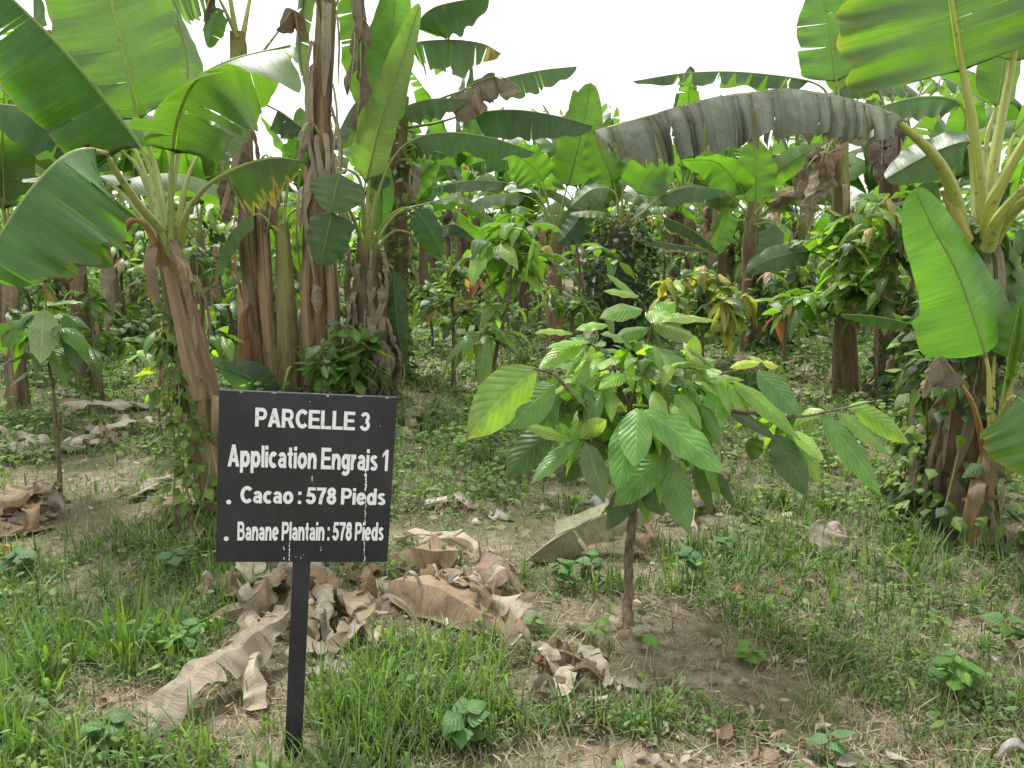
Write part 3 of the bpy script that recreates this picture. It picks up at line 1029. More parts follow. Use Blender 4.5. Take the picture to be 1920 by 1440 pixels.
b.leaf([(1842, 905, 0), (1848, 840, -.05), (1832, 765, -.1), (1802, 714, -.12), (1768, 672, -.14), (1742, 700, -.14), (1728, 742, -.13)], 3, 40, (-.3, -.5, 1), (1.0, 1.0), .5, DRYG, stalk=(.28, .14, .04), rp=.022, name='dry_leaf', crumple=.018, tears=3)
b.leaf([(1880, 840, .1), (1905, 800, .15), (1925, 775, .2)], 1, 12, 'up', (.5, .5), .3, DRY, rp=.008, name='dry_leaf')
b.leaf([(1830, 640, .35), (1765, 615, .4), (1710, 606, .45), (1640, 592, .5), (1575, 588, .5)], 2, 24, (0, -.4, 1), (.8, .7), .1, (.10, .19, .05), ripple=.10, rp=.01)

# ---- tall clump behind the sign
b = Banana('tall pale trunked banana plant behind the sign with a torn fringed leaf at top left', 7.6, G(490, 748), 21)
b.stem([(493, 752), (478, 560), (463, 380), (452, 200), (446, 60)], (23, 21, 18, 16, 13), (.23, .17, .105), .25, flaps=26, flaplen=(.3, .8))
b.stem([(517, 752, -.1), (503, 600, -.1), (493, 430, -.08), (488, 330, -.05)], (13, 14, 13, 8), (.27, .19, .115), 0, sides=14, name='sheath')
b.stem([(462, 742, -.2), (460, 660, -.2), (456, 600, -.2), (468, 570, -.2)], (13, 14, 10, 4), (.20, .105, .05), 0, sides=14, name='sheath')
b.leaf([(446, 80, 0), (436, 0), (410, -35, -.1), (340, -28, -.2), (270, 5, -.25)], 2, 58, 'up', (1.3, 1.3), .1, GREY, stalk=STALKY, tears=13, gap=.025, tearamt=.2, rp=.03)
b.leaf([(447, 80, 0), (470, -20, .1), (500, -90, .2), (560, -150, .3)], 1, 70, 'up', (.5, .5), .3, GREEN, stalk=STALKY, rp=.03)
b.leaf([(444, 80, .1), (425, -30, .1), (405, -120, .2), (380, -220, .2)], 1, 75, 'cam', (.2, .2), .2, GREEN, stalk=STALKY, rp=.03)
b.leaf([(446, 70, -.1), (420, 20, -.2), (402, 40, -.25), (392, 90, -.25)], 1, 20, (.2, -1, .3), (.3, .3), .3, GREEN, tears=2)
b.leaf([(440, 60, -.1), (405, -10, -.2), (388, 10, -.22), (386, 45, -.22)], 1, 20, (0, -1, .2), (.6, .6), .8, DRYD, name='dry_leaf', crumple=.03)
b.leaf([(450, 150, .1), (520, 60, .2), (550, 20, .2), (560, 80, .2)], 1, 26, (0, -1, .2), (.6, .6), .8, DRY, name='dry_leaf', crumple=.04)
b.leaf([(462, 300, .1), (480, 200, .15), (520, 205, .2), (575, 245, .2)], 2, 40, 'up', (1.1, 1.1), .3, DARK, tears=3)
b.leaf([(462, 330, -.1), (450, 280, -.1), (430, 330, -.2), (405, 420, -.2)], 1, 28, (-.2, -1, .2), (.5, .5), .7, DRYD, name='dry_leaf', crumple=.04)
b.leaf([(463, 340, -.1), (500, 290, -.15), (508, 370, -.2), (500, 440, -.2)], 1, 24, (.1, -1, .2), (.5, .5), .7, DRYD, name='dry_leaf', crumple=.04)

b = Banana('slim greenish sucker between the two tall pale trunks behind the sign', 7.5, G(540, 752), 22)
b.stem([(543, 756), (538, 600), (532, 480), (528, 420)], (21, 20, 17, 12), (.20, .17, .075), .5, flaps=3, sides=18)
b.leaf([(530, 470), (512, 430, .1), (498, 400, .15), (488, 440, .2), (480, 500, .22)], 1, 30, (-.3, .8, .3), (.2, .2), .2, LIGHT, tears=1)
b.leaf([(530, 460), (545, 400, .1), (575, 395, .15), (580, 450, .2), (572, 520, .2)], 2, 34, (.2, .8, .3), (.2, .2), .2, LIGHT, tears=1)
b.leaf([(529, 440), (540, 350, .1), (550, 300, .1), (580, 270, .1)], 2, 34, 'away', (.2, .3), .2, DARK)
b.leaf([(529, 450), (505, 420, -.1), (480, 400, -.15), (430, 440, -.2), (400, 520, -.2)], 2, 28, (-.5, -.6, .8), (.4, .5), .2, GREEN)
b.leaf([(541, 700, -.1), (540, 690, -.2), (515, 760, -.3), (470, 710, -.35), (415, 688, -.4)], 2, 34, (-.2, -1, .6), (.1, .1), .2, (.045, .10, .035), stalk=STALK, ripple=.02)
b.leaf([(525, 740, .1), (470, 700, .1), (420, 660, .05), (385, 690, .0)], 1, 24, (-.2, -1, .5), (.1, .2), .2, GREY)

b = Banana('tallest banana trunk of the clump with dry sheaths hanging down its whole length', 7.7, G(598, 745), 23)
b.stem([(600, 750), (597, 560), (597, 380), (604, 160), (612, 0), (618, -130)], (31, 29, 24, 19, 17, 15), (.22, .155, .088), .3, flaps=46, flaplen=(.35, .9), flapcol=(.44, .37, .27), rows=90)
b.stem([(578, 750, -.12), (578, 640, -.14), (574, 520, -.13), (585, 440, -.1)], (13, 14, 12, 7), (.30, .22, .13), 0, sides=14, name='sheath')
b.stem([(632, 750, -.1), (628, 640, -.12), (622, 520, -.12), (610, 420, -.1)], (12, 13, 11, 7), (.30, .22, .135), 0, sides=14, name='sheath')
for k, (az, up_) in enumerate(((.3, .5), (1.6, .35), (2.7, .6), (3.9, .3), (5.1, .45), (5.9, .8))):
    c0 = P(618, -120, 7.7)
    dr = np.array((math.cos(az), math.sin(az), 0))
    b.leaf([c0, c0 + dr * .35 + (0, 0, .45 + up_ * .3), c0 + dr * .8 + (0, 0, .7 + up_ * .4), c0 + dr * 1.5 + (0, 0, .6 + up_ * .6), c0 + dr * 2.1 + (0, 0, .2 + up_ * .6)], 1, .30, 'up', (.5, .5), .3, GREEN, world=True, tears=5)
b.leaf([(617, -60), (660, -80, -.1), (672, 0, -.2), (676, 120, -.2), (668, 250, -.2)], 1, 20, (.2, -1, .1), (.5, .8), .5, (.20, .16, .12), name='dry_leaf', crumple=.03, tears=4, n=50)
b.leaf([(616, -40), (650, -60, -.15), (664, 60, -.3), (655, 180, -.3)], 1, 13, (-.2, -1, .1), (.7, .7), .5, (.25, .20, .15), name='dry_leaf', crumple=.03, tears=3)
b.leaf([(613, -20, .1), (585, -60, .15), (566, 20, .2), (560, 90, .2), (575, 170, .2)], 1, 20, (-.3, -1, .2), (.4, .4), .3, GREY, tears=2)
b.leaf([(608, 60, .2), (650, -20, .3), (668, 60, .35), (676, 200, .35)], 1, 30, (.2, .9, .3), (.3, .3), .2, LIGHT, tears=2)
b.leaf([(600, 250, -.1), (580, 228, -.18), (566, 260, -.2), (560, 300, -.2)], 1, 16, (0, -1, .4), (.4, .4), .6, DRYG, name='dry_leaf', crumple=.02)
b.leaf([(598, 560, -.2), (593, 545, -.25), (592, 570, -.27), (594, 592, -.27)], 0, 14, (0, -1, .2), (.3, .3), .8, (.42, .34, .25), name='dry_leaf', crumple=.012, n=16, m=3, rp=.004)

b = Banana('sucker on a shaggy fibrous trunk right of the clump with one furled pale upright leaf', 7.5, G(702, 752), 24)
b.stem([(704, 756), (697, 600), (692, 500), (688, 445)], (38, 40, 33, 18), (.13, .10, .065), .12, flaps=90, flaplen=(.12, .45), flapcol=(.34, .28, .20))
b.leaf([(684, 460), (677, 400), (684, 345), (714, 220), (757, 95), (786, 5)], 2, 36, (-.45, -1, .1), (-.6, .35), -.2, (.19, .285, .065), rp=.02, ripple=.04, tip=.35)
b.leaf([(686, 450, .1), (690, 350, .15), (708, 240, .2), (728, 110, .25), (742, -10, .25), (750, -60, .2)], 2, 46, (-.1, -.9, .2), (.1, .5), .1, GREEN)
b.leaf([(690, 470, -.05), (702, 380, -.1), (726, 310, -.15), (765, 265, -.2), (830, 247, -.2), (920, 257, -.15), (1004, 285, -.1)], 3, 40, (0, -.25, 1), (.75, .9), .25, GREEN, ripple=.14, rk=3, stalk=STALK, rp=.02)
b.leaf([(692, 475, -.1), (718, 422, -.2), (748, 392, -.25), (778, 394, -.25), (806, 432, -.25), (828, 484, -.2)], 3, 28, (.5, -.9, .4), (.1, .3), .2, (.05, .12, .03), rp=.018)
b.leaf([(686, 470, .1), (705, 360, .2), (712, 320, .3), (716, 380, .35), (712, 440, .35)], 1, 26, (.2, -1, .2), (.3, .3), .2, DARK)
b.leaf([(705, 490, 0), (735, 500, 0), (738, 530, -.05), (744, 600, -.1), (756, 682, -.1)], 1, 24, (.3, -1, .1), (.2, .3), .2, (.04, .095, .03))
b.leaf([(684, 440, -.2), (676, 345, -.32), (655, 318, -.45), (638, 325, -.5), (628, 360, -.55), (620, 398, -.55)], 3, 50, (-.1, -1, .35), (.08, .1), .15, (.105, .165, .085), ripple=.03, base=.3)
b.leaf([(676, 450, -.2), (655, 395, -.35), (636, 382, -.42), (624, 398, -.45), (612, 445, -.5), (602, 498, -.5)], 3, 42, (-.15, -1, .3), (.1, .1), .2, (.06, .115, .05), ripple=.04)
b.leaf([(696, 470, .2), (740, 430, .3), (790, 440, .4), (850, 420, .4), (900, 455, .4)], 2, 32, 'up', (.6, .8), .2, DARK, tears=1)
b.leaf([(696, 460, .1), (740, 400, .2), (800, 380, .3), (870, 370, .3), (935, 420, .3)], 2, 30, (0, .3, 1), (.4, .6), .2, GREEN, ripple=.08)

b = Banana('plant hung with vines behind the shaggy trunk with long torn leaves against the sky', 8.6, G(742, 722), 25)
b.stem([(742, 728), (742, 500), (744, 330), (752, 215), (756, 180)], (26, 24, 22, 18, 12), (.19, .13, .08), .2, flaps=8)
b.leaf([(755, 200), (764, 120), (777, 55), (805, 18), (855, 2), (918, -5)], 2, 62, (0, -.3, 1), (.75, .9), .2, (.075, .14, .035), ripple=.06)
b.leaf([(757, 205), (748, 135), (762, 86), (830, 74), (900, 80), (940, 100)], 2, 62, (0, -.3, 1), (1.2, 1.2), .12, GREY, tears=9, gap=.02, tearamt=.12, drytip=.16, ripple=.05, jag=.15)
b.leaf([(760, 210, .2), (830, 180, .3), (920, 152, .3), (1010, 132, .3), (1082, 124, .3)], 2, 42, (0, -.25, 1), (.8, .9), .2, GREY, ripple=.08, tears=2)
b.leaf([(752, 240, -.2), (736, 215, -.2), (745, 206, -.2), (800, 186, -.2), (876, 184, -.2)], 2, 38, (0, -.25, 1), (.8, .8), .2, GREY, ripple=.10)
b.leaf([(768, 225, -.1), (830, 190, -.15), (900, 150, -.2), (945, 145, -.25), (982, 172, -.25)], 1, 52, (0, -.4, 1), (1.15, 1.2), .3, (.34, .28, .21), name='dry_leaf', crumple=.045, tears=4, n=50)
b.leaf([(762, 235, .1), (815, 228, .1), (880, 212, .1), (965, 205, .1), (1050, 218, .1), (1113, 236, .1)], 2, 52, (0, -.25, 1), (.9, 1.0), .2, (.075, .15, .05), tears=2, tearamt=.08, ripple=.06)
b.leaf([(750, 310), (756, 285), (775, 277), (800, 279), (840, 290)], 2, 26, 'up', (.7, .8), .2, GREEN, ripple=.1)
b.leaf([(746, 420, .3), (756, 370, .3), (790, 328, .35), (824, 296, .4)], 1, 26, (-.3, -1, .4), (-.1, .3), .2, LIGHT)
b.leaf([(750, 300, -.1), (770, 300, -.15), (768, 340, -.2), (775, 388, -.2)], 1, 26, (.1, -1, .2), (.5, .5), .6, (.33, .27, .21), name='dry_leaf', crumple=.03)
b.leaf([(752, 215, .2), (700, 170, .3), (660, 200, .3), (620, 280, .3)], 1, 45, 'up', (.8, .8), .3, DARK, tears=3)

# ---- the middle of the plot
b = Banana('slender banana plant in mid plot with star of leaves and one tall pale leaf', 11.0, G(1042, 656), 31)
b.stem([(1042, 660), (1040, 560), (1042, 480), (1046, 420)], (17, 16, 13, 9), (.29, .185, .10), .3, flaps=6)
b.leaf([(1046, 440), (1054, 385), (1063, 350), (1086, 260), (1108, 155)], 2, 40, (-.2, -1, .2), (.05, .1), .1, LIGHT, rp=.02)
b.leaf([(1042, 435), (1030, 385), (1018, 340), (992, 305), (955, 285)], 2, 46, (.3, .7, .6), (.05, .2), .2, GREEN, ripple=.06)
b.leaf([(1041, 440), (1018, 390), (990, 368), (950, 362), (900, 372), (868, 398)], 2, 26, (0, -.3, 1), (.6, .9), .2, GREY, tears=3)
b.leaf([(1042, 430, .2), (1005, 360, .2), (955, 342, .2), (880, 338, .2), (808, 352, .2)], 2, 24, (0, -.3, 1), (.8, .9), .2, GREY, tears=3)
b.leaf([(1043, 425, .3), (1012, 340, .3), (965, 303, .3), (910, 300, .3), (866, 314, .3)], 2, 24, (0, -.3, 1), (.9, .9), .2, GREEN, tears=6, drytip=.12, gap=.02)
b.leaf([(1049, 435), (1072, 388), (1092, 362), (1120, 372), (1148, 405)], 2, 24, (.2, -.6, 1), (.4, .4), .2, GREY)
b.leaf([(1050, 445, -.2), (1082, 402, -.2), (1096, 396, -.2), (1076, 425, -.2), (1054, 448, -.2)], 2, 30, (.2, -1, .2), (.3, .3), .2, DARK)
b.leaf([(1048, 430, -.1), (1078, 370, -.1), (1110, 330, -.1), (1140, 320, -.1)], 1, 24, 'up', (.5, .5), .2, GREEN)
b.leaf([(1044, 430, -.2), (1000, 420, -.4), (960, 400, -.5), (900, 430, -.5), (860, 400, -.5)], 2, 30, (-.2, .4, 1), (.2, .3), .2, GREEN)

b = Banana('plant with a black trunk wrapped in ivy in the middle of the plot', 10.2, G(1165, 668), 32)
b.stem([(1165, 672), (1163, 560), (1163, 470), (1166, 405)], (26, 25, 25, 16), (.09, .065, .045), .1, flaps=3)
b.leaf([(1168, 420), (1180, 395), (1196, 365), (1216, 325), (1250, 295), (1285, 282)], 2, 46, (.2, .6, .7), (.1, .1), .2, GREEN)
b.leaf([(1163, 418, -.1), (1158, 375, -.1), (1146, 355, -.1), (1110, 355, -.1), (1072, 385, -.1)], 2, 30, (-.1, -.8, .8), (.2, .3), .2, (.12, .18, .09))
b.leaf([(1165, 415, .2), (1168, 350, .2), (1180, 315, .2), (1200, 290, .2), (1230, 262, .2)], 2, 40, (-.3, -1, .2), (.1, .2), .2, GREY)
b.leaf([(1168, 420), (1205, 396), (1232, 372), (1290, 350), (1362, 356)], 2, 30, (0, -.3, 1), (.6, .8), .2, GREY, ripple=.08)
b.leaf([(1169, 425), (1212, 408), (1240, 406), (1300, 432), (1348, 474)], 2, 24, (.2, -.6, 1), (.3, .6), .2, (.06, .12, .03), dryedge=.1)
b.leaf([(1162, 425), (1125, 408), (1095, 400), (1075, 424), (1048, 455)], 2, 32, (-.3, -.8, .5), (.3, .3), .2, (.05, .10, .045))
b.leaf([(1164, 415, .3), (1150, 340, .3), (1130, 290, .3), (1112, 240, .3)], 1, 36, 'cam', (.2, .2), .2, LIGHT)
b.leaf([(1164, 415, -.2), (1140, 400, -.3), (1105, 395, -.3), (1070, 400, -.3)], 1, 18, 'up', (.6, .6), .2, GREEN)
b.leaf([(1168, 420, -.2), (1185, 430, -.3), (1225, 450, -.3), (1330, 468, -.35)], 1, 18, 'up', (.6, .8), .2, (.07, .12, .04), dryedge=.3)

b = Banana('plant with one pale leaf standing straight up, right of the ivy covered trunk', 11.0, G(1412, 655), 33)
b.stem([(1410, 660), (1407, 560), (1406, 470), (1412, 378)], (22, 18, 13, 9), (.22, .15, .10), .25, flaps=6)
b.leaf([(1412, 400), (1414, 385), (1416, 365), (1417, 315), (1413, 262)], 1, 38, (-.1, -1, .2), (.05, .05), .1, LIGHT, rp=.018)
b.leaf([(1410, 400), (1396, 365), (1376, 335), (1340, 302), (1280, 300)], 1, 42, (-.2, .4, .9), (.2, .3), .2, GREEN)
b.leaf([(1408, 405), (1380, 375), (1350, 358), (1290, 346), (1212, 378)], 2, 30, (0, -.3, 1), (.6, .9), .2, GREY, ripple=.08)
b.leaf([(1416, 400, .2), (1440, 350, .2), (1462, 318, .2), (1500, 292, .2), (1545, 272, .2)], 1, 26, (.2, -1, .5), (.2, .3), .2, LIGHT)
b.leaf([(1408, 410), (1375, 392), (1362, 404), (1348, 440), (1342, 478)], 1, 26, (-.2, .7, .3), (.3, .3), .2, GREEN)
b.leaf([(1414, 410), (1440, 388), (1468, 368), (1500, 350), (1545, 375)], 1, 22, 'up', (.9, .9), .3, DRYD, name='dry_leaf', crumple=.05)
b.leaf([(1412, 400, -.2), (1440, 370, -.2), (1480, 350, -.2), (1525, 352, -.2)], 1, 15, 'up', (.6, .6), .2, (.20, .18, .03), dryedge=.4)
b.leaf([(1412, 420, -.1), (1450, 420, -.3), (1440, 480, -.4), (1400, 500, -.4)], 1, 25, (.1, -1, .5), (.3, .3), .2, GREY)
for x, y in ((1455, 405), (1440, 395), (1470, 420)):
    b.stalk([(1414, 430), (1430, y - 20), (x, y - 25)], .018, .01, (.26, .24, .07))

# ---- right middle clump
b = Banana('tall green brown trunk with brown dead leaves hanging in front, left of the dry trunk', 8.0, G(1592, 738), 34)
b.stem([(1592, 742), (1582, 560), (1576, 400), (1576, 280), (1575, 205)], (19, 18, 16, 15, 12), (.14, .105, .05), .6, flaps=10)
b.leaf([(1575, 240), (1574, 200), (1568, 155), (1556, 60), (1540, -30)], 2, 66, (.1, .9, .25), (.05, .15), .15, (.075, .16, .03), ripple=.06, tears=1, rp=.024)
b.leaf([(1577, 240, .2), (1588, 190, .25), (1602, 110, .3), (1600, -40, .3)], 1, 52, (.1, -1, .2), (.05, .1), .1, LIGHT)
b.leaf([(1574, 225), (1560, 185), (1525, 153), (1400, 135), (1290, 136), (1186, 152)], 2, 30, (0, -.3, 1), (.7, 1.0), .2, (.085, .15, .06), tears=11, gap=.022, tearamt=.14, ripple=.08)
b.leaf([(1573, 300, -.1), (1552, 270, -.15), (1545, 290, -.2), (1530, 345, -.2), (1515, 415, -.2)], 1, 32, (-.1, -1, .2), (.5, .6), .5, (.30, .24, .18), name='dry_leaf', crumple=.05, tears=4, n=46)
b.leaf([(1573, 300, -.2), (1545, 285, -.25), (1515, 310, -.3), (1490, 365, -.3)], 1, 24, (-.3, -1, .2), (.6, .6), .5, (.18, .13, .10), name='dry_leaf', crumple=.05, tears=3)
b.leaf([(1574, 290, -.1), (1560, 265, -.2), (1550, 300, -.25), (1556, 350, -.25)], 1, 22, (0, -1, .2), (.5, .6), .5, (.24, .18, .12), name='dry_leaf', crumple=.05)
b.leaf([(1577, 230, .3), (1620, 170, .4), (1680, 150, .5), (1740, 190, .5)], 1, 45, 'up', (.6, .6), .3, GREY, tears=3)

b.leaf([(1580, 520), (1560, 490, -.1), (1520, 472, -.2), (1470, 478, -.3), (1430, 492, -.3), (1400, 512, -.3)], 2, 26, (-.1, -1, .5), (.1, .2), .2, (.07, .125, .06))

b = Banana('dry brown trunk with bunched dead leaves under its crown, left of the right edge plant', 8.3, G(1658, 728), 35)
b.stem([(1658, 732), (1662, 560), (1668, 380), (1670, 240)], (20, 19, 18, 16), (.14, .09, .055), .1, flaps=10, flapcol=(.22, .17, .13))
for k, (dx, dy, cc) in enumerate(((-14, 95, (.20, .16, .13)), (8, 110, (.25, .2, .16)), (24, 85, (.16, .12, .10)), (-2, 75, (.14, .10, .08)))):
    b.leaf([(1668, 260, -.1), (1668 + dx * .8, 240, -.25), (1668 + dx, 280, -.3), (1668 + dx * 1.1, 240 + dy, -.3)], 1, 20, (dx / 60., -1, .1), (.5, .7), .5, cc, name='dry_leaf', crumple=.05, tears=3)
for k in range(5):
    a = -.5 + k * .42
    b.leaf([(1672, 250), (1680 + 25 * k - 30, 170), (1690 + 40 * (k - 2), 130 + 8 * abs(k - 2)), (1690 + 80 * (k - 2), 140 + 25 * abs(k - 2))], 2, 30, 'up', (.6, .6), .3, GREY, stalk=(.28, .27, .2), tears=5, gap=.02)

b = Banana('low reddish sucker stems beside the dry trunk on the right', 7.8, G(1700, 742), 36)
b.stem([(1690, 746), (1702, 650), (1712, 550), (1716, 500)], (18, 17, 13, 8), (.30, .17, .05), .3, flaps=3, sides=16)
b.leaf([(1716, 520), (1722, 450), (1730, 400), (1750, 340)], 1, 40, 'cam', (.2, .3), .2, DARK)
b.leaf([(1716, 520), (1690, 470), (1665, 450), (1640, 480)], 1, 30, 'up', (.5, .5), .2, GREEN)
b.leaf([(1716, 530), (1750, 480), (1790, 470), (1840, 500)], 1, 36, 'up', (.5, .5), .2, GREEN)


# ---- the rows behind: one plant of each sort, then copies
def generic_banana(label, seed, h, nl, LL, W, dead=3, young=False):
    """a banana plant standing at the world origin"""
    r = np.random.default_rng(seed)
    b = Banana(label, 9.0, (0, 0, 0), seed)
    b.r = r
    lean = r.normal(size=2) * .08 * h
    top = np.array((lean[0], lean[1], h))
    b.stem([(0, 0, -.08), (lean[0] * .3, lean[1] * .3, h * .4), (lean[0] * .7, lean[1] * .7, h * .75), tuple(top)], [.105, .095, .078, .05], tuple(np.array(TAN) * r.uniform(.6, 1.05)), .3, world=True, flaps=5, sides=14, rows=28)
    for i in range(nl):
        az = i * 2.4 + r.normal() * .25
        f = i / (nl - 1)                        # 0 outermost .. 1 innermost
        el = math.radians(18 + 62 * f + r.normal() * 7)
        L = LL * r.uniform(.8, 1.1)
        hz = np.array((math.cos(az), math.sin(az), 0))
        pts, p, e = [], top - np.array((0, 0, .15 * (1 - f))), el + .45
        bend = (1.9 - 1.45 * f) * r.uniform(.8, 1.15)
        for k in range(6):
            pts.append(p)
            p = p + (hz * math.cos(e) + np.array((0, 0, math.sin(e)))) * (L + .45) / 5
            e -= bend / 5
        up = np.array((-hz[0] * math.sin(el) * .8, -hz[1] * math.sin(el) * .8, .6 + math.cos(el)))
        fo = r.uniform(.25, 1.0) * (1.1 - f * .7)
        c = [GREEN, GREY, LIGHT, DARK][int(r.choice(4, p=[.4, .25, .2, .15]))]
        b.leaf([tuple(q) for q in pts], 1, W * r.uniform(.85, 1.1), up, (fo, fo * r.uniform(.7, 1.3)), .25, c, world=True, tears=int(r.choice([0, 0, 2, 4, 8])), gap=.014, n=28, m=3, ripple=.08, drytip=.1 if r.random() < .15 else 0)
    for i in range(dead):
        az = r.uniform(0, 6.28)
        hz = np.array((math.cos(az), math.sin(az), 0))
        t0 = top - np.array((0, 0, r.uniform(.1, .3)))
        L = r.uniform(.7, 1.2)
        b.leaf([tuple(t0), tuple(t0 + hz * .22 + (0, 0, .02)), tuple(t0 + hz * .32 - np.array((0, 0, .35 * L))), tuple(t0 + hz * .26 - np.array((0, 0, L)))], 1, .12, hz, (.7, .7), .5, [DRY, DRYD, DRYG][i % 3], name='dry_leaf', world=True, crumple=.04, n=22, m=3, tears=2, rp=.012)
    return b.root


def kids(o):
    return [c for c in bpy.data.objects if c.parent == o]


def copy_tree(root, loc, rz, sc, label, group=None):
    tree = TREES.setdefault(root.name, [(c, kids(c)) for c in kids(root)])
    o = root.copy()
    COL.objects.link(o)
    o.location, o.rotation_euler, o.scale = loc, (0, 0, rz), (sc, sc, sc)
    o['label'] = label
    if group:
        o['group'] = group
    for c, gs in tree:
        d = c.copy()
        COL.objects.link(d)
        d.parent = o
        for g in gs:
            e = g.copy()
            COL.objects.link(e)
            e.parent = d
    return o


TREES = {}
PROTO = [generic_banana('proto', 301, 2.0, 9, 1.75, .27), generic_banana('proto', 302, 2.5, 8, 1.9, .26, 4),
         generic_banana('proto', 303, 1.6, 8, 1.6, .25, 2), generic_banana('proto', 304, 2.2, 7, 1.7, .24, 5)]


def at(px, d):
    q = P(px, 720, d)
    return np.array((q[0], d, float(gh(q[0], d))))


REST = [  # px, distance, sort, turn, size, label
    (160, 8.0, 0, .5, .92, 'banana plant with a short brown trunk behind the far left cacao tree'),
    (30, 7.2, 2, 2.2, .9, 'banana plant cut off by the left edge of the picture behind the large drooping leaf'),
    (228, 13.0, 1, 1.1, .9, 'far leaning grey banana trunk, left one of the pair left of the big leaning trunk'),
    (262, 13.6, 3, 3.0, .9, 'far slim banana trunk, right one of the pair left of the big leaning trunk'),
    (392, 11.5, 2, 4.3, 1.0, 'banana plant behind the gap between the big leaning trunk and the clump'),
    (95, 17.0, 0, 2.9, 1.0, 'distant banana plant above the far left cacao tree'),
    (335, 18.5, 1, .2, 1.0, 'distant banana plant hidden behind the big leaning trunk'),
    (800, 15.5, 2, .9, 1.05, 'banana plant in the back row right of the shaggy trunk'),
    (905, 18.0, 0, 4.0, 1.1, 'banana plant in the back row behind the reddish young cacao trees'),
    (980, 14.0, 2, 2.1, .9, 'small banana plant just left of the slender star leaved plant'),
    (1100, 16.0, 0, 5.2, 1.05, 'banana plant in the back row between the star leaved plant and the ivy covered trunk'),
    (1255, 14.5, 3, 1.7, 1.0, 'banana plant in the back row just right of the ivy covered trunk'),
    (1330, 18.5, 1, 3.3, 1.0, 'banana plant in the back row above the yellow leaved cacao tree'),
    (1488, 12.6, 0, 5.6, .85, 'thick dark banana trunk standing right of the upright pale leaf plant'),
    (1540, 17.0, 2, .4, 1.1, 'banana plant in the back row left of the tall green brown trunk'),
    (1760, 13.0, 0, 2.6, 1.0, 'banana plant in the back row between the dry trunk and the right edge plant'),
    (1900, 9.5, 1, 1.4, 1.0, 'banana plant at the right edge far behind the long grey leaf'),
    (880, 12.5, 3, 1.0, .95, 'banana plant right behind the bushy dark crowned cacao sapling'), (1120, 13.0, 2, 3.9, 1.0, 'low banana plant between the star leaved plant and the ivy trunk'), (1345, 13.5, 2, .6, .95, 'low banana plant behind the yellow leaved cacao tree'), (1600, 12.5, 2, 2.0, 1.1, 'low banana plant behind the tall green brown trunk'),
    (940, 22.0, 2, 1.9, 1.2, None), (1290, 21.0, 2, 3.0, 1.2, None), (1080, 22.0, 1, .4, 1.1, None), (1480, 21.0, 3, 1.2, 1.1, None), (620, 20.0, 2, 4.2, 1.2, None), (300, 22.0, 2, 2.7, 1.2, None), (20, 15.0, 2, 1.0, 1.1, None), (1740, 17.0, 2, 5.1, 1.2, None),
    (1250, 24.0, 0, .8, 1.1, None), (700, 23.0, 1, 2.8, 1.1, None), (1010, 25.0, 3, 4.4, 1.15, None), (560, 17.0, 0, 1.9, 1.0, None),
    (1420, 24.0, 2, 5.0, 1.2, None), (1660, 22.0, 3, 3.6, 1.1, None), (150, 24.0, 2, 1.2, 1.2, None), (860, 27.0, 0, .1, 1.1, None),
    (1160, 29.0, 1, 2.2, 1.1, None), (450, 26.0, 3, 5.5, 1.1, None), (1850, 19.0, 2, 4.8, 1.1, None), (-120, 11.0, 1, .7, 1.0, None), (2080, 8.0, 3, 2.5, 1.0, None), (1540, 30.0, 0, 3.9, 1.1, None),
]
_first = {}
for px, d, k, rz, sc, lab in REST:
    g = GB
    if lab is None:
        lab, g = 'far banana plant half hidden among the furthest rows of the plantation', 'furthest banana plants'
    if k not in _first:
        _first[k] = (at(px, d), rz, sc, lab, g)
        TREES[PROTO[k].name] = [(c, kids(c)) for c in kids(PROTO[k])]
    else:
        copy_tree(PROTO[k], at(px, d), rz, sc, lab, g)
for k, (loc, rz, sc, lab, g) in _first.items():
    o = PROTO[k]
    o.location, o.rotation_euler, o.scale = loc, (0, 0, rz), (sc, sc, sc)
    o['label'], o['group'] = lab, g

# ------------------------------------------------------------------ cacao trees
C_MAT = (.10, .19, .032)
C_LT = (.185, .31, .055)
C_YEL = (.30, .27, .06)
C_RED = (.34, .13, .07)
C_DK = (.055, .105, .026)
GC = 'young cacao trees of the plantation'


def jitcol(c, n, r, s=.22):
    c = np.asarray(c, float)
    return c[None] * (1 + r.normal(size=(n, 1)) * s).clip(.5, 1.6) * (1 + r.normal(size=(n, 3)) * .06)


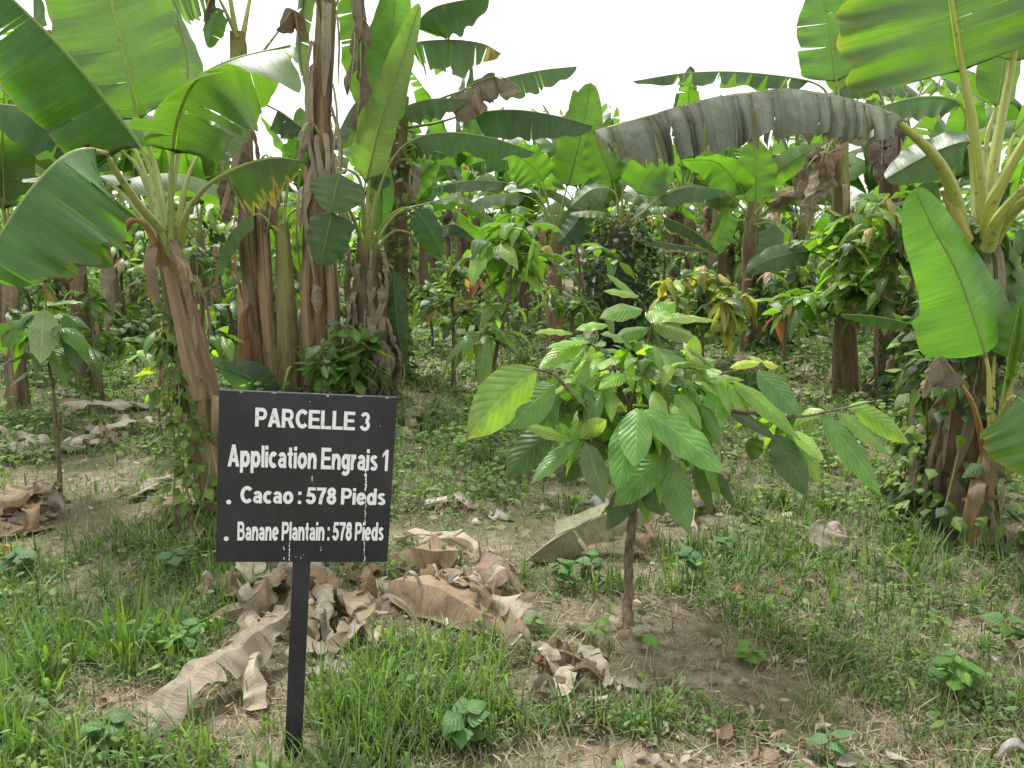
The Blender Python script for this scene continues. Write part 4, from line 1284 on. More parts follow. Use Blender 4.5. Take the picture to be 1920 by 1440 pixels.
def cacao(label, base, tip, seed, nleaf, LL, crown, cols, trunk_r=.014, branches=5, group=GC, red=0, redcol=C_RED, name='cacao_tree', up=.0, lw=.20, droop=(.2, .9), res=(7, 4), z0=.35, extra=(), straight=1.0):
    """base, tip: 3-D points of the trunk; crown: (rx, ry, rz) round the crown centre at about 2/3 height"""
    r = np.random.default_rng(seed)
    base, tip = np.asarray(base, float), np.asarray(tip, float)
    root = empty(name, base, label, 'cacao tree' if name == 'cacao_tree' else 'sapling', group)
    H = np.linalg.norm(tip - base)
    bend = r.normal(size=3) * (.03 * H, .03 * H, 0) * straight
    tr = spline([base - (0, 0, .06), base * .65 + tip * .35 + bend, base * .3 + tip * .7 - bend * .5, tip], 26)
    m = MB()
    rad = [trunk_r * 1.25, trunk_r, trunk_r * .7, trunk_r * .35]
    tube(m, tr + (.15 * trunk_r * Wob(r, 30)(tr))[:, None], rad, 9, (0, -1, .01))
    m.build('trunk', M_BARK, root)
    crown_b, crown_d, crown_f = [], [], []
    tb = [tr]
    for i in range(branches):
        k = int(len(tr) * r.uniform(max(z0, .3), .92))
        az = i * 2.4 + r.uniform(0, 1)
        hz = np.array((math.cos(az) * crown[0], math.sin(az) * crown[1], r.uniform(-.1, .5) * crown[2]))
        p0 = tr[k]
        br = spline([p0, p0 + hz * .4 + (0, 0, .10 * H * r.uniform(.3, 1)), p0 + hz * r.uniform(.7, .95)], 10)
        mbr = MB()
        tube(mbr, br, (trunk_r * .45, trunk_r * .2), 6)
        mbr.build('branch', M_BARK, root)
        tb.append(br)
    for j in range(nleaf):
        src = tb[0] if r.random() < .35 or len(tb) == 1 else tb[r.integers(1, len(tb))]
        lo = z0 if src is tr else .3
        k = int((len(src) - 1) * (lo + (1 - lo) * r.random() ** .7))
        az = j * 2.4 + r.normal() * .5
        d = np.array((math.cos(az) * crown[0], math.sin(az) * crown[1], (r.uniform(-.45, .55) + up) * max(crown[:2])))
        crown_b.append(src[k])
        crown_d.append(d)
    b_, d_ = np.array(crown_b), unit(np.array(crown_d))
    n = nleaf
    L = LL * r.uniform(.6, 1.15, n)
    face = UP + r.normal(size=(n, 3)) * .35
    # leaf bases stand off a little on their own stalks
    b_ = b_ + d_ * (L * .15)[:, None]
    ci = r.choice(len(cols), n)
    col = np.array([cols[i] for i in ci]) * (1 + r.normal(size=(n, 1)) * .2).clip(.5, 1.5)
    m = MB()
    leaflets(m, b_, d_, face, L, L * lw, col, r.uniform(*droop, n), r.uniform(.1, .5, n), res[0], res[1], .18, 'leaf', r)
    for p0, p1, w_, c_ in extra:
        leaflets(m, [p0], [np.asarray(p1) - p0 + (0, -.02, .03)], [(.1, -1, .35)], np.linalg.norm(np.asarray(p1) - p0), w_, [c_], .15, .25, 13, 6, .1, 'leaf', r)
    m.build('foliage', M_CAC, root)
    if red:
        m = MB()
        bb = np.array([s[-1] for s in tb])[r.integers(0, len(tb), red)] + r.normal(size=(red, 3)) * .02
        dd = r.normal(size=(red, 3)) * (.8, .8, .3) + (0, 0, -.5)
        leaflets(m, bb, dd, UP + r.normal(size=(red, 3)) * .3, LL * r.uniform(.5, .9, red), LL * .15, jitcol(redcol, red, r), r.uniform(.6, 1.2, red), .3, res[0], res[1], .1, 'leaf', r)
        o = m.build('young_foliage', M_CAC, root)
        o['label'] = 'drooping new leaves of another colour at the shoot tips'
    return root


# ---- the young cacao in the foreground, leaf by leaf
def front_cacao():
    r = np.random.default_rng(77)
    d0 = 3.02
    base = G(1177, 1172)
    root = empty('cacao_tree', base, 'large leaved young cacao tree standing alone on bare soil right of the sign', 'cacao tree', GC)
    T = lambda px, py, dd=0: P(px, py, d0 + dd)

    def wood(name, pts, rads, n=24):
        m = MB()
        p = spline([q if len(q) == 3 and not isinstance(q, tuple) else T(*q) for q in pts], n)
        tube(m, p + .0025 * np.stack([Wob(r, 45)(p) for _ in range(3)], -1), rads, 10, (0, -1, .01))
        m.build(name, M_BARK, root)
        return p
    trunk = wood('trunk', [base - np.array((0, 0, .05)), (1178, 1100), (1182, 1010), (1190, 930), (1186, 840), (1180, 760)], (.024, .019, .018, .016, .013, .011), 36)
    br = [wood('branch', [(1181, 780), (1130, 770, -.1), (1080, 745, -.2), (1035, 700, -.25), (1000, 690, -.28)], (.009, .007, .004)),
          wood('branch', [(1180, 770), (1195, 700, .05), (1215, 640, .1), (1220, 600, .1), (1200, 560, .08)], (.009, .006, .003)),
          wood('branch', [(1181, 765), (1150, 690, .05), (1120, 655, .05), (1100, 645, .0)], (.007, .005, .003)),
          wood('branch', [(1182, 790), (1280, 760, -.05), (1380, 770, -.05), (1480, 782, 0), (1560, 770, .05), (1640, 752, .1)], (.010, .008, .006, .003)),
          wood('branch', [(1181, 775), (1260, 730, .1), (1340, 705, .2), (1400, 690, .2), (1430, 680, .2)], (.009, .006, .003)),
          wood('branch', [(1184, 850), (1130, 830, -.1), (1085, 825, -.2)], (.006, .003)),
          wood('branch', [(1186, 830), (1240, 800, -.15), (1250, 860, -.25)], (.006, .003))]
    # leaves drawn one by one: base pixel, tip pixel, half width, depth at base and tip, facing, tone
    LV = [
        (1005, 692, 886, 815, 45, -.28, -.36, (.25, -1, .3), C_LT, 0), (1040, 722, 962, 800, 34, -.25, -.33, (-.1, -1, .5), C_MAT, 0),
        (1062, 745, 1015, 800, 26, -.15, -.2, (.3, -1, .4), C_DK, 0), (1097, 643, 1010, 692, 20, 0, -.1, (-.3, -.9, .6), C_LT, 0),
        (1075, 625, 995, 622, 13, 0, -.1, (-.1, -.5, 1), C_LT, 0), (1108, 640, 1018, 652, 14, 0, -.15, (-.1, -.4, 1), C_LT, 0),
        (1140, 610, 1075, 618, 14, .05, 0, (0, -.6, 1), C_LT, 0), (1198, 555, 1128, 545, 14, .08, .02, (0, -.6, 1), C_LT, 0),
        (1196, 560, 1130, 508, 9, .1, .1, (.4, -.8, .6), C_LT, 0), (1205, 580, 1120, 596, 24, .1, 0, (-.1, -.7, .8), (0.129, 0.250, 0.055), 0),
        (1210, 585, 1260, 600, 22, .1, .0, (.2, -.8, .7), C_LT, 0), (1225, 600, 1270, 562, 22, .15, .2, (.2, -.8, .7), C_LT, 0),
        (1220, 605, 1310, 640, 26, .1, .05, (.3, -.7, .8), C_MAT, 0), (1215, 615, 1150, 640, 20, .1, 0, (-.2, -.7, .8), (0.100, 0.198, 0.036), 0),
        (1225, 610, 1295, 590, 20, .1, .15, (.1, -.7, .8), (0.172, 0.303, 0.073), 0), (1230, 600, 1355, 600, 18, .12, .15, (.1, -.35, 1), C_LT, 0),
        (1170, 690, 1160, 650, 18, .05, .0, (0, -1, .3), (0.200, 0.329, 0.036), 0), (1180, 660, 1185, 728, 12, -.05, -.1, (.5, -1, .2), (0.243, 0.356, 0.036), 0),
        (1200, 655, 1298, 692, 22, 0, -.05, (.1, -.7, .9), (0.157, 0.283, 0.061), 0), (1195, 690, 1305, 722, 24, -.05, -.15, (.1, -.6, 1), (0.094, 0.165, 0.048), 0),
        (1298, 690, 1303, 618, 16, 0, .0, (-.3, -1, .1), (0.215, 0.343, 0.061), 0), (1180, 700, 1120, 730, 18, 0, -.15, (-.2, -.7, .9), C_LT, 0),
        (1195, 765, 1190, 866, 30, -.3, -.42, (-.05, -1, .45), (0.151, 0.277, 0.061), 0), (1185, 775, 1162, 905, 32, -.28, -.38, (-.35, -1, .35), (0.122, 0.250, 0.043), 0),
        (1205, 770, 1350, 885, 36, -.25, -.38, (.25, -.9, .6), (0.136, 0.264, 0.061), 0), (1098, 830, 1128, 930, 24, -.2, -.3, (.15, -1, .4), (0.100, 0.184, 0.067), 0),
        (1085, 825, 1000, 905, 18, -.2, -.3, (-.5, -.8, .4), (0.114, 0.217, 0.036), 0), (1075, 825, 975, 795, 16, -.2, -.28, (-.1, -.7, 1), C_LT, 0),
        (1040, 800, 955, 890, 34, -.05, -.1, (-.2, -1, .4), C_DK, 0), (1088, 822, 1142, 782, 18, -.2, -.25, (0, -1, .3), (0.257, 0.356, 0.073), 0),
        (1250, 855, 1158, 945, 32, -.22, -.30, (-.3, -1, .3), C_MAT, 0), (1252, 858, 1285, 982, 32, -.22, -.3, (.2, -1, .3), (0.100, 0.198, 0.036), 0),
        (1200, 900, 1145, 985, 26, -.05, -.1, (-.3, -1, .2), C_DK, 0), (1210, 900, 1240, 960, 28, 0, -.05, (.2, -1, .1), C_DK, 0),
        (1130, 850, 1050, 905, 20, 0, 0, (-.2, -1, .3), C_DK, 0), (1310, 780, 1350, 835, 14, -.1, -.15, (-.2, -1, .4), C_LT, 0),
        (1265, 740, 1310, 800, 20, -.15, -.2, (.1, -1, .4), C_LT, 0), (1350, 720, 1340, 800, 26, -.1, -.15, (-.2, -1, .4), (0.157, 0.290, 0.055), 0),
        (1370, 720, 1402, 790, 16, 0, -.05, (.3, -1, .3), C_LT, 0), (1375, 715, 1490, 818, 22, .0, -.1, (.4, -.9, .6), (0.157, 0.290, 0.043), 0),
        (1420, 695, 1492, 775, 30, .1, .0, (.2, -1, .5), (0.086, 0.178, 0.043), 0), (1362, 770, 1455, 825, 14, -.05, -.1, (.2, -.8, .5), C_DK, 0),
        (1430, 680, 1460, 688, 12, .2, .2, (0, -.7, .8), (0.400, 0.448, 0.061), 0), (1425, 680, 1365, 690, 12, .2, .15, (0, -.7, .8), (0.372, 0.434, 0.073), 0), (1435, 680, 1400, 668, 9, .25, .25, (0, -.5, .9), (0.315, 0.395, 0.073), 0),
        (1450, 815, 1505, 918, 32, -.05, -.12, (.1, -1, .3), C_DK, 0), (1475, 800, 1530, 895, 24, 0, -.05, (.2, -1, .3), (0.172, 0.264, 0.043), 0), (1485, 810, 1540, 860, 16, -.06, -.1, (.2, -1, .4), (0.372, 0.448, 0.109), 0),
        (1540, 778, 1638, 915, 30, .05, 0, (.3, -1, .4), (0.100, 0.211, 0.043), 0), (1570, 775, 1660, 850, 20, .08, .05, (.3, -.9, .6), (0.143, 0.277, 0.055), 0),
        (1600, 765, 1700, 830, 26, .1, .1, (.2, -.8, .3), (0.172, 0.277, 0.036), 0), (1590, 765, 1635, 752, 10, .1, .1, (0, -.5, 1), C_LT, 0),
        (1420, 820, 1412, 858, 20, .1, .08, (0, -1, .1), C_DK, 0), (1520, 785, 1518, 815, 10, .05, .05, (.4, -1, .2), C_LT, 0),
        (1330, 870, 1372, 945, 14, 0, 0, (.4, -1, .2), C_DK, 0), (1300, 870, 1330, 950, 16, .05, .05, (.2, -1, .1), C_DK, 0), (1320, 850, 1345, 925, 12, -.1, -.1, (.5, -1, .1), C_MAT, 0),
        (1060, 720, 1095, 770, 20, -.1, -.1, (.1, -1, .6), C_MAT, 0), (1100, 740, 1160, 790, 26, -.05, -.1, (.1, -.8, .7), C_MAT, 0), (1120, 730, 1060, 740, 18, -.05, -.15, (-.1, -.6, 1), C_LT, 0),
        (1230, 720, 1280, 775, 26, 0, -.05, (.1, -1, .5), C_MAT, 0), (1210, 720, 1240, 780, 24, .05, 0, (.0, -1, .4), C_DK, 0), (1290, 730, 1345, 700, 16, .1, .1, (.1, -.6, 1), C_LT, 0),
        (1320, 710, 1400, 712, 14, .1, .1, (.1, -.5, 1), C_LT, 0), (1160, 720, 1190, 760, 20, .05, .05, (0, -1, .5), C_DK, 0), (1150, 800, 1120, 870, 20, .05, .05, (-.2, -1, .3), C_DK, 0),
        (1400, 790, 1395, 800, 6, 0, 0, (0, -1, .4), C_DK, 0), (1015, 715, 1040, 760, 14, .0, .05, (.3, -1, .4), (0.186, 0.303, 0.048), 0),
    ]
    m = MB()
    for bx, by, tx, ty, w, da, db, fc, c, _ in LV:
        a, t = T(bx, by, da), T(tx, ty, db)
        v = t - a
        L = np.linalg.norm(v)
        h = math.hypot(v[0], v[1])
        dr = .22 if v[2] < 0.1 * h else .12
        v2 = v + (0, 0, L * dr)                 # leave the branch higher, sag to the tip
        leaflets(m, [a], [v2], [fc], L * 1.03, w / F * d0 * .95, jitcol(c, 1, r, .06), dr, r.uniform(.15, .4), 13, 6, r.uniform(.08, .2), 'leaf', r)
    n = 100
    src = [trunk[18:]] + br
    bb, dd = [], []
    for j in range(n):
        s = src[r.integers(0, len(src))]
        k = int((len(s) - 1) * r.uniform(.15, .8))
        bb.append(s[k])
        a = r.uniform(0, 6.28)
        dd.append((math.cos(a), abs(math.sin(a)) * 1.0, r.uniform(-.6, .35)))
    L = r.uniform(.10, .20, n)
    cl = np.array([(C_MAT, C_DK, C_LT)[i] for i in r.choice(3, n, p=[.35, .2, .45])])
    leaflets(m, bb, dd, UP + r.normal(size=(n, 3)) * .35, L, L * .19, cl, r.uniform(.2, .8, n), r.uniform(.1, .4, n), 9, 4, .15, 'leaf', r)
    n = 150
    u = unit(r.normal(size=(n, 3)) * (1, 1, .8))
    rad = r.uniform(.45, .95, n)[:, None]
    bb = T(1190, 745, .05) + u * rad * (.36, .30, .27) + (0, 0, .03)
    dd = u * (1, 1, .35) + r.normal(size=(n, 3)) * .45 + (0, -.15, -.1)
    L = r.uniform(.10, .20, n)
    cl = np.array([(C_MAT, C_DK, C_LT, (.21, .31, .055))[i] for i in r.choice(4, n, p=[.25, .1, .35, .3])])
    leaflets(m, bb, dd, UP + r.normal(size=(n, 3)) * .35, L, L * r.uniform(.14, .21, n), cl, r.uniform(.2, .9, n), r.uniform(.1, .5, n), 9, 4, .2, 'leaf', r)
    m.build('foliage', M_CAC, root)


front_cacao()

cacao('slender cacao tree with big hanging leaves just left of the front cacao tree', G(934, 845), P(955, 410, 5.75), 41, 70, .29, (.30, .28, .5), [C_MAT, C_MAT, C_LT, C_LT], .017, 5, red=3, redcol=(.30, .20, .05), z0=.42, droop=(.35, 1.1))
cacao('bushy cacao sapling with dark crown and pink new leaves on a thin dark stem', G(850, 726), P(848, 500, 8.1), 42, 100, .22, (.33, .32, .28), [C_MAT, C_LT, C_DK, C_MAT], .022, 6, red=12, redcol=(.36, .15, .11), z0=.55, up=.25, droop=(.1, .6))
cacao('small cacao sapling with orange new leaves beside the bushy dark crowned one', G(812, 655), P(800, 525, 10.6), 43, 70, .26, (.4, .35, .35), [C_MAT, C_DK, C_LT], .018, 5, red=10, redcol=(.36, .20, .09), z0=.5)
cacao('far left cacao tree with one big pale leaf hanging before its dark stem', G(111, 926), P(86, 560, 4.72), 44, 42, .27, (.36, .34, .3), [C_DK, C_MAT, C_MAT, C_DK], .012, 5, z0=.60, droop=(.3, 1.0), straight=.25, extra=[(P(82, 580, 4.5), P(80, 676, 4.42), .085, (.20, .27, .13)), (P(40, 600, 4.6), P(10, 650, 4.55), .06, C_MAT), (P(120, 590, 4.6), P(150, 690, 4.55), .06, C_DK)])
cacao('cacao tree covered in drooping yellow leaves in the middle distance', at(1318, 8.7), P(1318, 500, 8.7), 45, 90, .33, (.55, .45, .45), [C_MAT, C_DK, C_LT, C_YEL], .02, 7, red=85, redcol=(.34, .31, .09), z0=.5, up=.1)
cacao('tall leafy cacao tree with a red shoot in front of the right hand trunks', G(1567, 747), P(1600, 385, 7.6), 46, 240, .31, (.72, .5, .6), [C_MAT, C_LT, C_LT, C_LT], .022, 9, red=9, redcol=(.38, .10, .06), z0=.42, up=.15)
cacao('cacao tree with dull yellow leaves beside the long pale leaf at right', at(1650, 7.2), P(1668, 372, 7.2), 47, 90, .26, (.42, .35, .5), [C_MAT, C_LT, C_DK], .018, 6, red=16, redcol=(.25, .22, .06), z0=.5)
cacao('broad leaved cacao sapling growing behind the top edge of the sign', at(600, 7.0), P(604, 640, 7.0), 48, 46, .23, (.42, .3, .2), [C_MAT, (.075, .165, .035)], .010, 4, z0=.5, droop=(.1, .5))
cacao('broad leaved cacao sapling growing against the shaggy trunk', at(660, 6.9), P(664, 595, 6.9), 49, 46, .24, (.36, .3, .3), [C_MAT, (.075, .165, .035)], .010, 4, z0=.35, droop=(.1, .5))
cacao('light leaved cacao sapling between the big leaning trunk and the clump', at(380, 6.6), P(385, 560, 6.6), 50, 34, .26, (.3, .26, .25), [C_LT, C_MAT, C_LT], .010, 4, z0=.5)
cacao('cacao sapling with yellowing leaves just left of the big leaning trunk', at(300, 5.6), P(292, 610, 5.6), 51, 40, .20, (.26, .24, .3), [C_LT, C_MAT, C_YEL], .009, 4, z0=.45)

# the other cacao trees in the rows: two sorts copied
ca = cacao('proto', (0, 0, 0), (.05, 0, 1.55), 61, 80, .26, (.5, .5, .42), [C_MAT, C_DK, C_LT, C_MAT], .02, 7, red=6, redcol=(.36, .19, .13), z0=.45, res=(5, 2))
cb = cacao('proto', (0, 0, 0), (-.05, 0, 1.2), 62, 66, .24, (.48, .48, .4), [C_DK, C_MAT, C_MAT], .018, 6, z0=.4, res=(5, 2))
CR = [(60, 11.0, 1, 'cacao tree behind the far left cacao tree', 1.2), (130, 9.2, 0, 'cacao tree left of the big leaning trunk beside the short brown trunk', 1.1), (345, 8.4, 1, 'cacao tree just right of the big leaning trunk', 1.1), (250, 12.0, 0, 'cacao tree in the gap between the far left trunks and the leaning one', 1.3), (410, 13.0, 0, None, 1.4), (20, 16.0, 1, None, 1.5), (560, 11.0, 1, 'cacao tree behind the tall pale trunks', 1.3), (690, 11.5, 0, 'cacao tree behind the shaggy trunk', 1.2), (1010, 13.5, 0, 'cacao tree behind the slender star leaved banana plant', 1.2), (20, 9.5, 0, 'cacao tree at the left edge behind the short trunked banana plant', 1.1), (190, 7.4, 1, 'small cacao tree left of the big leaning trunk in the second row', .9), (300, 10.5, 0, 'cacao tree seen right behind the big leaning trunk', 1.1),
      (430, 9.8, 1, 'cacao tree in the gap left of the tall pale trunks', 1.2), (1085, 9.0, 1, 'cacao tree just left of the ivy covered trunk', 1.2),
      (1235, 12.0, 1, 'cacao tree between the ivy covered trunk and the yellow leaved cacao', 1.2), (1470, 9.2, 0, 'cacao tree between the pale upright leaf plant and the tall leafy cacao', 1.0),
      (1380, 13.5, 0, 'cacao tree behind the yellow leaved cacao', 1.2), (1760, 8.6, 1, 'cacao tree left of the right edge banana plant', 1.4), (1880, 6.4, 0, 'cacao tree at the right edge behind the pale sucker leaves', 1.2),
      (900, 14.0, 1, None, 1.3), (660, 15.0, 0, None, 1.3), (120, 13.0, 1, None, 1.3), (500, 14.0, 0, None, 1.3), (1150, 17.0, 0, None, 1.4), (1560, 14.0, 1, None, 1.3), (1690, 16.0, 0, None, 1.4), (1300, 20.0, 1, None, 1.5), (820, 20.0, 0, None, 1.5), (250, 19.0, 0, None, 1.5), (1000, 21.0, 1, None, 1.5), (1450, 19.0, 0, None, 1.5)]
_used = set()
_later = []
for px, d, k, lab, sc in CR:
    pr = (ca, cb)[k]
    g = GC
    if lab is None:
        lab, g = 'far cacao tree half hidden among the furthest rows', 'furthest cacao trees'
    if k in _used:
        copy_tree(pr, at(px, d), px * .37, sc, lab, g)
    else:
        _used.add(k)
        TREES[pr.name] = [(c, kids(c)) for c in kids(pr)]
        _later.append((pr, at(px, d), px * .37, sc, lab, g))
for pr, loc, rz, sc, lab, g in _later:
    pr.location, pr.rotation_euler, pr.scale = loc, (0, 0, rz), (sc, sc, sc)
    pr['label'], pr['group'] = lab, g


# ------------------------------------------------------------------ climbing vines on the trunks
def vine(label, pts, rads, n, seed, size, cols, spread=.5, group='climbing vines on the trunks', shape='heart', strands=4):
    """pts: 3-D axis of the thing climbed; rads: radius of the leaf coat along it"""
    r = np.random.default_rng(seed)
    path = spline(pts, 40)
    root = empty('climbing_vine', path[0], label, 'vine', group)
    rr = np.interp(np.linspace(0, 1, 40), np.linspace(0, 1, len(rads)), rads)
    for s in range(strands):
        ph = r.uniform(0, 6.28) + np.linspace(0, r.uniform(2, 5), 40)
        p = path + np.stack((np.cos(ph), np.sin(ph), 0 * ph), -1) * (rr * .7)[:, None]
        m = MB()
        tube(m, p, (.006, .003), 5, (0, -1, .01))
        m.build('vine_stem', M_STALK, root, color=(.16, .17, .06))
    k = np.clip((r.beta(1, 1, n) * 39), 0, 39).astype(int)
    a = r.uniform(0, 6.28, n)
    out = np.stack((np.cos(a), np.sin(a), r.normal(size=n) * .3), -1)
    rad = rr[k] * (1 - spread * r.random(n) ** 1.5 + .25 * r.random(n) ** 3)
    b_ = path[k] + out * rad[:, None]
    b_[:, 2] = np.maximum(b_[:, 2] + r.normal(size=n) * .05, gh(b_[:, 0], b_[:, 1]) + .01)
    d_ = out * .7 + r.normal(size=(n, 3)) * .5 + (0, 0, -.35)
    L = size * r.uniform(.55, 1.25, n)
    col = np.array([cols[i] for i in r.choice(len(cols), n)]) * (1 + r.normal(size=(n, 1)) * .22).clip(.5, 1.6)
    m = MB()
    leaflets(m, b_, d_, out * .6 + UP * .8 + r.normal(size=(n, 3)) * .3, L, L * .40, col, r.uniform(.1, .6, n), .3, 4, 2, 0, shape, r)
    m.build('foliage', M_WEED, root)
    return root


V_L, V_M, V_D = (.14, .225, .037), (.085, .155, .03), (.042, .085, .024)
vine('bright green vine climbing the foot of the big leaning trunk left of the sign', [G(372, 985), P(365, 880, 4.25), P(345, 760, 4.25), P(322, 660, 4.3), P(318, 590, 4.3)], (.17, .16, .11, .08, .04), 420, 71, .065, [V_L, V_L, V_M])
vine('dark tangle of vine round the lower trunk of the right edge banana plant', [G(1800, 1020), P(1795, 850, 4.0), P(1800, 700, 4.05), P(1815, 560, 4.1), P(1838, 410, 4.1)], (.30, .23, .20, .17, .12), 430, 72, .085, [V_M, V_D, V_D, V_L])
vine('bushy vine leaves left of the right edge banana trunk', [G(1725, 1010), P(1735, 880, 4.25), P(1730, 760, 4.5), P(1728, 640, 4.7), P(1745, 560, 4.7)], (.16, .15, .12, .12, .05), 320, 73, .10, [V_M, V_D, V_L])
vine('black green ivy coating the thick trunk in the middle of the plot', [at(1165, 10.0), P(1163, 560, 10.1), P(1165, 470, 10.1), P(1166, 405, 10.2)], (.16, .34, .42, .36), 1300, 74, .09, [V_D, (.03, .065, .02), (.018, .05, .016)], .35)
vine('leafy vine hanging over the trunk right of the shaggy trunk', [at(742, 8.4), P(742, 500, 8.5), P(742, 400, 8.5), P(736, 300, 8.6), P(750, 240, 8.6)], (.2, .14, .20, .26, .12), 620, 75, .09, [V_M, V_D, V_L])
vine('low weeds and vine climbing between the pale trunks and the shaggy trunk', [at(655, 7.2), P(655, 690, 7.2), P(665, 620, 7.2)], (.5, .35, .15), 200, 76, .12, [V_M, V_D])
vine('dark vine on the pair of trunks right of the yellow leaved cacao', [at(1440, 10.8), P(1440, 560, 10.8), P(1430, 480, 10.8)], (.3, .25, .12), 500, 77, .10, [V_D, V_M])
vine('dark vine covering the thick far trunk right of the upright pale leaf plant', [at(1490, 12.2), P(1488, 560, 12.2), P(1486, 470, 12.2)], (.3, .3, .3), 500, 78, .11, [V_D, V_M])
vine('dark weeds round the low reddish sucker stems on the right', [at(1730, 7.2), P(1735, 660, 7.2), P(1740, 560, 7.2)], (.5, .36, .2), 520, 79, .11, [V_D, V_M, V_D])

# ------------------------------------------------------------------ dead banana leaves on the ground
GD = 'dead banana leaves lying on the ground'
D_T, D_G, D_B, D_L = (.33, .268, .175), (.33, .30, .24), (.21, .155, .095), (.42, .37, .275)


def dead_leaf(label, px, W, col, lift=(.02, .06), fold=None, curl=None, seed=0, crumple=.018, tears=4, face=(0, -.35, 1), rib=False, n=44, ripple=.16, mat=None, jag=.22, base=.1, tip=.7, m_=6, **kw):
    r = np.random.default_rng(900 + seed)
    fold = fold or (r.uniform(-.5, .7), r.uniform(-.3, .8))
    curl = r.uniform(-.4, .6) if curl is None else curl
    pts = []
    for i, q in enumerate(px):
        h = q[2] if len(q) > 2 else (lift[1] if 0 < i < len(px) - 1 else lift[0]) * 1.25
        pts.append(G(q[0], q[1], h))
    pts = np.array(pts)
    d = float(pts[:, 1].mean())
    root = empty('dead_leaf', pts[0] - (0, 0, .02), label, 'dead leaf', GD)
    m = MB()
    blade(m, pts, face, W / F * d, r, fold, curl, ripple, r.uniform(2, 5), tears, .5, .02, n, m_, crumple=crumple * 1.9 * min(1.0, W / F * d / .06), crf=9.0, base=base, tip=tip, zmin=.012, jag=jag, **kw)
    m.build('blade', mat or M_DEAD, root, color=col)
    if rib:
        p = spline(pts, 24)
        m = MB()
        tube(m, p - (0, 0, .002), (.006, .002), 6, face)
        m.build('midrib', M_STALK, root, color=tuple(q * .75 for q in col))
    return root


